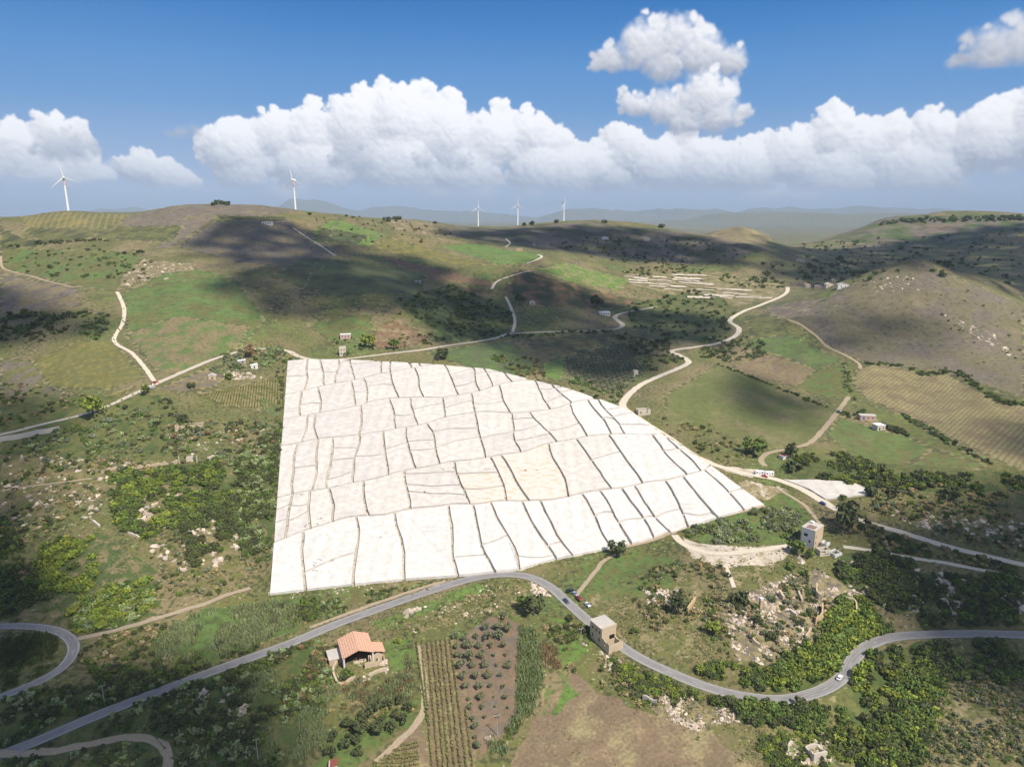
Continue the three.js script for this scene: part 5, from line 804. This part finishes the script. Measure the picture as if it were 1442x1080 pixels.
wallLine([[1108, 1066], [1112, 1050], [1116, 1046]], 1.6, .8, 'pale', 'thin broken wall beside the bottom ruin');
[[[[1098, 838], [1104, 846]], 'low wall stub at the upper left of the rubble mound'], [[[1112, 862], [1122, 868]], 'low wall stub in the middle of the rubble mound'], [[[1125, 835], [1130, 848]], 'upright wall stub left of the tall broken corner'], [[[1060, 905], [1072, 912]], 'pale wall stub at the lower left of the rubble mound'], [[[1100, 920], [1112, 930]], 'lowest wall stub of the rubble mound above the road'], [[[1135, 900], [1142, 888]], 'narrow wall stub at the right of the rubble mound'], [[[930, 838], [938, 846]], 'broken white wall in the rubble left of the meadow tree'], [[[200, 738], [212, 730]], 'pale rock wall stub on the left scrub slope'], [[[130, 735], [140, 742]], 'rock wall stub above the yellow-green bushes'], [[[180, 752], [196, 758]], 'slanting pale rock ledge in the left gully'], [[[905, 985], [925, 992]], 'low fallen wall in the rubble below the two-storey house']].forEach(([l, t]) => wallLine(l, rr(1.8, 3.6), rr(.7, 1.1), pick(['pale', 'beige', 'grey']), t, 'wall', .55));
building('roofless_ruin', 'small roofless stone ruin at the bottom edge among bushes', 'ruin', { corner: [1146, 1074], turn: .3, W: 6.5, L: 5.5, H: 3.4, wall: 'pale', roof: 'none', ragged: .5, t: .7, open: { s: [[.5, .8, 1, 1.8]] } });
building('roofless_ruin', 'roofless pale stone farmhouse beside the bend of the pale road', 'ruin', { corner: [899, 585], turn: .12, W: 10, L: 7, H: 4, wall: 'pale', roof: 'none', ragged: .22, open: { s: [[-3, 1.6, 1.2, 2.2], [2, 2, 1.4, 1.2]], e: [[0, 2, 1, 1.2]] } });
building('roofless_ruin', 'long roofless ruin with a bush inside on the left slope', 'ruin', { corner: [246, 608], turn: .28, W: 19, L: 6, H: 3.6, wall: 'beige', roof: 'none', ragged: .3, open: { s: [[-6, 1.6, 1, 1.4], [0, 1.8, 1.1, 1.2], [5, 1.5, 1.2, 2.2]] } });
building('stone_tower', 'square pale stone tower house at the top edge of the paving', 'tower', { corner: [478, 502], turn: .2, W: 6, L: 5, H: 8, wall: 'pale', roofMat: 'flat', over: .05, open: { s: grid([-1.2, 1.4], [2, 5.4], .9, 1.5), e: grid([0], [5.4], .9, 1.4) } });
building('farm_house', 'low pink house on the knoll behind the stone tower', 'house', { corner: [479, 478], turn: .15, W: 10, L: 6, H: 4, wall: 'pink', roofMat: 'white', open: { s: grid([-3, 0, 3], [2], .9, 1.4) } });
building('farm_shed', 'white shed with pale sloping roof above the fan-shaped vineyard', 'shed', { corner: [353, 519], turn: .5, W: 6, L: 5, H: 3.2, wall: 'white', roof: 'shed', rise: .8, roofMat: 'white', open: { s: [[0, 1.2, 1.2, 2, 'door']] } });
building('farm_shed', 'grey shed half hidden beside the white shed', 'shed', { corner: [334, 512], turn: .4, W: 7, L: 5, H: 2.6, wall: 'grey', roof: 'shed', rise: .6, roofMat: 'white', open: { s: [[1, 1.1, 1.1, 1.9, 'door']] } });
building('stone_hut', 'small beige stone hut with gable roof below the ridge road', 'hut', { corner: [293, 534], turn: .35, W: 6, L: 7, H: 2.8, wall: 'beige', roof: 'gable', rise: 1.2, roofMat: 'flat', open: { s: [[0, 1.2, 1.1, 2, 'door']] } });
building('farm_house', 'low farmhouse with blue door at the end of the farm track', 'house', { corner: [1212, 592], turn: -.15, W: 12, L: 6, H: 3.6, wall: 'pink', roofMat: 'flat', open: { s: [[-3.6, 1.5, 1.6, 2.4, 'blue'], [0, 1.8, 1, 1.2, 'window'], [3.4, 1.8, 1, 1.2, 'window']] } });
building('farm_house', 'square pale house with flat roof above the green field', 'house', { corner: [1236, 607], turn: .2, W: 7, L: 6.5, H: 4, wall: 'pale', roofMat: 'white', open: { s: [[-1.6, 1.4, 1.2, 2.2, 'door'], [1.8, 2, 1, 1.2, 'window']], e: grid([0], [2], 1, 1.2) } });
building('farm_house', 'white farmhouse in the shaded valley by the dark tree', 'house', { corner: [845, 443], turn: .2, W: 14, L: 8, H: 4.4, wall: 'white', roofMat: 'white', open: { s: grid([-4.5, -1.5, 1.5, 4.5], [2.2], 1.2, 1.6) } });
building('stone_hut', 'little stone tower hut in the olive slope below the valley road', 'hut', { corner: [893, 531], turn: .2, W: 4, L: 4, H: 5.4, wall: 'pale', roofMat: 'flat', over: 0, open: { s: [[0, 1.4, 1, 2, 'door']] } });
building('stone_hut', 'lone stone hut in the shaded field above the valley road', 'hut', { corner: [746, 429], turn: .1, W: 7, L: 5, H: 3.6, wall: 'pale', roof: 'gable', rise: 1.2, roofMat: 'flat', open: { s: [[0, 1.3, 1.2, 2, 'door']] } });
building('stone_hut', 'lone pale hut on the dark green field', 'hut', { corner: [584, 398], turn: .1, W: 8, L: 5, H: 3, wall: 'grey', roofMat: 'flat', open: { s: [[0, 1.3, 1.2, 2, 'door']] } });
building('farm_house', 'pale ruin on the bare shaded hill under the crest', 'house', { corner: [368, 315], turn: .05, W: 15, L: 8, H: 5, wall: 'white', roofMat: 'flat', open: { s: grid([-5, -1.8, 1.8, 5], [2.4], 1.4, 2) } });
building('stone_tower', 'grey stone tower ruin on the far shaded ridge slope', 'tower', { corner: [750, 347], turn: 0, W: 5, L: 5, H: 8, wall: 'grey', roof: 'none', ragged: .2 });
building('farm_house', 'small orange-walled house at the bend of the crest track', 'house', { corner: [727, 354], turn: 0, W: 10, L: 7, H: 4.4, wall: 'ochre', roofMat: 'flat', open: { s: grid([-2.5, 2.5], [2], 1.2, 1.6) } });
[[1184, 407, 13, 'white', 'white house at the right end of the distant hamlet'], [1168, 405, 10, 'pale', 'pale house left of the white hamlet house'], [1152, 406, 11, 'pink', 'pinkish house in the middle of the distant hamlet'], [1139, 404, 9, 'pale', 'small pale house at the left of the distant hamlet'], [1176, 398, 9, 'beige', 'beige house behind the distant hamlet'], [1126, 367, 16, 'pale', 'lone pale farmhouse on the far valley floor']].forEach(([x, y, w, m, l]) => building('hamlet_house', l, 'house', { corner: [x - 4, y + 1], turn: rr(-.3, .3), W: w, L: 7, H: 5, wall: m, roof: 'gable', rise: 1.5, roofMat: rnd() < .5 ? 'tile' : 'flat', open: { s: grid([-2.5, 2.5], [2.4], 1.2, 1.6) }, group: 'hamlet houses' }));
[[851, 336, 'white', 'tiny white farmhouse high on the far shaded ridge'], [910, 338, 'pale', 'pale farmhouse on the right shoulder of the far ridge'], [1236, 347, 'pale', 'pale farmhouse in the clearing of the far right hill'], [1425, 334, 'grey', 'grey farmhouse on the far right hillside']].forEach(([x, y, m, l]) => building('farm_house', l, 'house', { corner: [x - 3, y + 1], turn: .1, W: 13, L: 8, H: 5, wall: m, roof: 'gable', rise: 1.6, roofMat: 'flat' }));
building('farm_shed', 'small shed with red roof beside the dark tree on the farm track', 'shed', { corner: [1103, 648], turn: .5, W: 5, L: 4, H: 2.4, wall: 'white', roof: 'shed', rise: .7, roofMat: 'red' });
building('farm_shed', 'tiny white shed with red tiled roof at the bottom edge', 'shed', { corner: [463, 1088], turn: .2, W: 3.2, L: 3.4, H: 2.4, wall: 'white', roof: 'shed', rise: .6, roofMat: 'red' });
// site cabins by the pale road
{ const [x, d] = survey(1063, 669), [x2, d2] = survey(1092, 672), a = Math.atan2(d2 - d, x2 - x);
  [[.27, 'white site cabin with blue end wall beside the pale road'], [.76, 'right-hand white site cabin beside the pale road']].forEach(([t, l], i) => {
    const c = add(new THREE.Group(), 'site_cabin'), px = lerp(x, x2, t), pd = lerp(d, d2, t) + 2;
    part(c, 'body', new THREE.BoxGeometry(5.8, 2.6, 2.5).translate(0, 1.5, 0), ROOF.white); part(c, 'roof', new THREE.BoxGeometry(6, .12, 2.7).translate(0, 2.87, 0), mat(.7, .72, .75, .6));
    for (const wx of [-1.8, 0, 1.8]) part(c, wx ? 'window' : 'door', new THREE.BoxGeometry(.9, wx ? .9 : 1.9, .06).translate(wx, wx ? 1.8 : 1.3, 1.27), wx ? GLASS : mat(.5, .55, .6));
    if (!i) part(c, 'end_panel', new THREE.BoxGeometry(.06, 2.5, 2.4).translate(-2.94, 1.5, 0), BLUE);
    place(c, px, pd, a); tag(c, l, 'cabin'); shade(c); }); }

// ------------------------------------------------------------------ vehicles
const CAR = (() => {
  const side = (pts) => { const s = new THREE.Shape(); pts.forEach(([x, y], i) => (i ? s.lineTo(x, y) : s.moveTo(x, y))); return s; };
  const body = new THREE.ExtrudeGeometry(side([[-2.1, .35], [-2.15, .75], [-1.95, .95], [-1.2, 1], [1, .98], [1.9, .85], [2.1, .65], [2.1, .35]]), { depth: 1.56, bevelEnabled: true, bevelSize: .08, bevelThickness: .08, bevelSegments: 2 }).translate(0, 0, -.78);
  const cabin = new THREE.ExtrudeGeometry(side([[-1.75, .98], [-1.35, 1.42], [.25, 1.45], [1.05, .98]]), { depth: 1.34, bevelEnabled: true, bevelSize: .05, bevelThickness: .05, bevelSegments: 1 }).translate(0, 0, -.67);
  const roof = new THREE.BoxGeometry(1.6, .06, 1.36).translate(-.55, 1.49, 0), wheel = new THREE.CylinderGeometry(.32, .32, .22, 14).rotateX(Math.PI / 2), lamp = new THREE.BoxGeometry(.08, .14, .32);
  return { body, cabin, roof, wheel, lamp };
})();
const TYRE = mat(.03, .03, .03), LAMP = mat(.8, .8, .78, .2), TAIL = mat(.4, .03, .03, .3), WINDOW = mat(.04, .05, .06, .1);
for (const [x, y, x2, y2, c, label] of [
  [1183, 956, 1192, 944, [.82, .83, .84], 'white car driving up the asphalt road at the lower right curve'], [797, 848, 804, 855, [.02, .035, .08], 'dark blue car on the lower lane of the road bend'], [803, 833, 812, 830, [.015, .015, .018], 'black car parked at the start of the footpath'], [810, 838, 817, 845, [.35, .40, .48], 'grey-blue car parked next to the black car'], [815, 844, 822, 851, [.30, .02, .025], 'dark red car parked on the verge of the road bend'], [827, 853, 834, 859, [.62, .65, .70], 'silver car parked last in the row by the road bend'],
  [1159, 710, 1168, 714, [.03, .10, .28], 'blue car on the straight pale road beside the apron'], [219, 539, 228, 535, [.5, .03, .03], 'red car at the ridge road junction'], [215, 547, 224, 542, [.55, .62, .70], 'pale blue car just below the red car at the junction'], [1182, 580, 1190, 583, [.6, .6, .62], 'light car parked where the farm track ends'], [1077, 672, 1084, 674, [.45, .03, .05], 'red car in front of the white site cabins'], [697, 395, 705, 392, [.55, .04, .04], 'red truck-like car on the upper track in shade'],
]) {
  const [px, d] = survey(x, y), [qx, qd] = survey(x2, y2), car = add(new THREE.Group(), 'car'), paintwork = new THREE.MeshPhysicalMaterial({ color: new THREE.Color().setRGB(...c), roughness: .35, clearcoat: 1, clearcoatRoughness: .1 });
  part(car, 'body', CAR.body, paintwork); part(car, 'cabin', CAR.cabin, WINDOW); part(car, 'roof', CAR.roof, paintwork);
  for (const sx of [-1.3, 1.3]) for (const sz of [-.78, .78]) part(car, 'wheel', CAR.wheel, TYRE).position.set(sx, .32, sz);
  for (const sz of [-.55, .55]) { part(car, 'headlight', CAR.lamp, LAMP).position.set(2.17, .7, sz); part(car, 'tail_light', CAR.lamp, TAIL).position.set(-2.2, .75, sz); }
  place(car, px, d, Math.atan2(qd - d, qx - px), -.1); tag(car, label, 'car', 'cars in the valley'); shade(car);
}

// ------------------------------------------------------------------ wind turbines and poles
function turbine(px, D, tower, blade, yaw, phase, red, label) {
  const g = add(new THREE.Group(), 'wind_turbine'), x = sight(px, 300)[0] * D, w = mat(.80, .80, .79, .5), r = mat(.72, .45, .40, .5), q = [];
  const joint = tower * .78; part(g, 'tower', new THREE.CylinderGeometry(lerp(2, 1.15, .78), 2, joint + 8, 20).translate(0, joint / 2 - 4, 0), w); part(g, 'tower_top', new THREE.CylinderGeometry(1.15, lerp(2, 1.15, .78), tower - joint, 20).translate(0, (tower + joint) / 2, 0), red ? r : w);
  const head = new THREE.Group(); const nacelle = part(g, 'nacelle', new THREE.BoxGeometry(2.8, 2.8, 7).translate(0, 0, -1.2), w); nacelle.position.set(0, tower + 1.2, 0); nacelle.rotation.y = yaw;
  const hub = part(nacelle, 'hub', new THREE.SphereGeometry(1.5, 12, 8).scale(1, 1, 1.3), w); hub.position.z = 3.2;
  for (let i = 0; i < 3; i++) {
    const n = 10, pos = [], idx = []; for (let k = 0; k <= n; k++) { const t = k / n, c = (t < .15 ? lerp(.9, 1.5, t / .15) : lerp(1.5, .35, (t - .15) / .85)), th = lerp(.45, .08, t); pos.push(-c * .35, t * blade, 0, 0, t * blade, th, c * .75, t * blade, 0, 0, t * blade, -th); if (k) for (let m = 0; m < 4; m++) { const a = (k - 1) * 4 + m, b = (k - 1) * 4 + (m + 1) % 4; idx.push(a, b, a + 4, b, b + 4, a + 4); } }
    const bg = new THREE.BufferGeometry(); bg.setAttribute('position', new THREE.Float32BufferAttribute(pos, 3)); bg.setIndex(idx); bg.computeVertexNormals();
    const b = part(nacelle, 'blade', bg, w); b.material.side = THREE.DoubleSide; b.position.z = 3.4; b.rotation.z = phase + i * 2.0944;
  }
  g.position.set(x, ground(x, D), -D); tag(g, label, 'wind turbine', 'wind turbines on the crests'); shade(g);
}
turbine(96, 1165, 51, 25, .5, -1.9, true, 'leftmost white wind turbine with reddish upper tower'); turbine(416, 1262, 50, 25, -.45, -1.95, true, 'white wind turbine above the bare brown hill'); turbine(673, 1690, 47, 20, .3, 0, false, 'left one of the three distant wind turbines'); turbine(729, 1700, 48, 20, .1, 0, false, 'middle one of the three distant wind turbines'); turbine(794, 1690, 46, 20, .9, .25, false, 'right one of the three distant wind turbines');
const POLE = mat(.36, .33, .3);
for (const [x, y, h, l] of [[700, 1035, 10, 'utility pole with crossarm beside the bare olive plot'], [363, 1070, 10, 'thin utility pole in the dark scrub at the bottom'], [40, 991, 10, 'leftmost utility pole inside the loop road'], [147, 993, 10, 'utility pole on the verge of the asphalt road lower left'], [818, 905, 8, 'thin post left of the two-storey stone house'], [1243, 873, 9, 'utility pole in the thicket by the right-hand ruins'], [1217, 548, 9, 'pole at the corner of the striped vineyard'], [1302, 597, 9, 'pole in the middle of the striped vineyard']]) {
  const [px, d] = survey(x, y), p = add(new THREE.Group(), 'utility_pole'); part(p, 'shaft', new THREE.CylinderGeometry(.13, .2, h + 1, 8).translate(0, h / 2 - .5, 0), POLE); part(p, 'crossarm', new THREE.BoxGeometry(2.4, .16, .16).translate(0, h - .6, 0), POLE);
  for (const s of [-1, 0, 1]) part(p, 'insulator', new THREE.CylinderGeometry(.09, .12, .35, 6).translate(s, h - .35, 0), LAMP);
  place(p, px, d, .5); tag(p, l, 'pole', 'utility poles'); shade(p);
}

// ------------------------------------------------------------------ rubble
{
  const rocks = [0, 1, 2].map((s) => { const g = new THREE.IcosahedronGeometry(1, s === 2 ? 1 : 0), a = g.attributes.position; for (let i = 0; i < a.count; i++) { const k = 1 + .7 * noise(a.getX(i) * 1.3 + s * 9, a.getY(i) * 1.3 + a.getZ(i) * 1.7); a.setXYZ(i, a.getX(i) * k, a.getY(i) * k * .7, a.getZ(i) * k); } g.computeVertexNormals(); return g; });
  const spots = [];
  for (const [poly, n, r0, r1] of [
    [[[1010, 850], [1060, 830], [1150, 795], [1200, 830], [1180, 900], [1120, 945], [1040, 930]], 1500, .15, .95], [[[880, 958], [960, 975], [1012, 1005], [985, 1030], [930, 1010]], 900, .12, .7], [[[1110, 1035], [1165, 1030], [1175, 1075], [1110, 1078]], 320, .15, .8], [[[905, 830], [985, 830], [990, 860], [910, 858]], 240, .2, 1],
    [[[560, 872], [690, 820], [745, 830], [700, 862], [590, 896]], 260, .12, .6], [[[740, 812], [770, 820], [775, 840], [750, 838]], 160, .2, 1], [[[170, 690], [330, 700], [350, 790], [260, 810], [190, 760]], 520, .2, 1.5], [[[0, 640], [180, 650], [150, 730], [0, 760]], 420, .2, 1.4], [[[230, 600], [390, 600], [380, 650], [240, 650]], 260, .2, 1.1], [[[165, 395], [200, 365], [270, 372], [275, 382], [180, 408]], 130, .4, 1.7],
    [[[1230, 715], [1442, 735], [1442, 770], [1300, 745]], 320, .2, 1.2], [[[1240, 790], [1442, 830], [1442, 870], [1280, 860]], 320, .3, 1.4], [[[310, 525], [372, 522], [370, 533], [315, 535]], 160, .3, 1.3], [[[1225, 395], [1290, 385], [1300, 410], [1230, 412]], 90, .4, 1.6], [[[1320, 440], [1400, 470], [1440, 510], [1380, 480]], 130, .4, 1.8], [[[380, 836], [560, 818], [560, 826], [390, 846]], 160, .1, .5], [[[960, 990], [1010, 985], [1080, 1010], [1000, 1020]], 260, .15, .8], [[[270, 960], [360, 985], [340, 1010], [280, 1000]], 200, .2, 1], [[[1180, 785], [1215, 790], [1230, 850], [1200, 850]], 200, .2, 1],
    [[[820, 905], [850, 920], [880, 935], [850, 950]], 260, .15, .7], [[[686, 1036], [694, 1036], [703, 1058], [696, 1060]], 60, .3, 1.3], [[[1108, 768], [1120, 775], [1134, 793], [1126, 794]], 90, .3, 1.1], [[[556, 866], [600, 850], [602, 858], [560, 874]], 90, .3, 1.2], [[[500, 925], [545, 930], [545, 950], [500, 965]], 260, .15, .7],
  ]) { const plan = densify(poly).map((p) => survey(...p)), xs = plan.map((p) => p[0]), ds = plan.map((p) => p[1]); for (let k = 0, tries = 0; k < n && tries < n * 9; tries++) { const x = rr(Math.min(...xs), Math.max(...xs)), d = rr(Math.min(...ds), Math.max(...ds)); if (insidePlan(plan, x, d) && noise(x / 11, d / 11) + .6 * noise(x / 4, d / 4) > rr(-.25, .5) && !onRoad(x, d)) { spots.push([x, d, lerp(r0, r1 * 1.5, rnd() ** 3.4)]); k++; } } }
  const M = new THREE.Matrix4(), Q = new THREE.Quaternion(), E = new THREE.Euler(), tint = new THREE.Color(), pale = mat(.55, .47, .39, 1);
  rocks.forEach((g, s) => { const mine = spots.filter((_, i) => i % 3 === s), m = new THREE.InstancedMesh(g, pale, mine.length); mine.forEach(([x, d, r], i) => { M.compose(new THREE.Vector3(x, ground(x, d) - .12 * r, -d), Q.setFromEuler(E.set(rr(-.4, .4), rr(0, 6.28), rr(-.4, .4))), new THREE.Vector3(r, r * rr(.6, 1.2), r)); m.setMatrixAt(i, M); const k = rr(.6, 1.2); m.setColorAt(i, tint.setRGB(k, k * rr(.92, 1), k * rr(.84, 1))); }); add(m, 'rubble'); m.userData.kind = 'stuff'; m.userData.label = 'loose pale stones and rubble'; });
  // weeds in the cracks of the paving
  const weeds = []; for (let c = 0; c < 26; c++) { const [bx, bd] = survey(...pick([[410, 800], [455, 800], [440, 740], [430, 700], [480, 690], [520, 730], [600, 700], [640, 660], [745, 665], [760, 690], [690, 660], [820, 680], [545, 760]])), ox = rr(-7, 7), od = rr(-5, 5), a = rr(0, 3); for (let k = 0; k < 6; k++) weeds.push([bx + ox + Math.cos(a) * k * rr(.3, .9), bd + od + Math.sin(a) * k * rr(.2, .5), rr(.2, .6)]); }
  const m = new THREE.InstancedMesh(SMALL[0], LEAF.dark, weeds.length); weeds.forEach(([x, d, r], i) => { M.compose(new THREE.Vector3(x, ground(x, d) + 1.5, -d), Q.identity(), new THREE.Vector3(r, r * .3, r)); m.setMatrixAt(i, M); }); add(m, 'weeds'); m.userData.kind = 'stuff'; m.userData.label = 'dark weeds growing on the paving';
}
renderer.render(scene, camera);
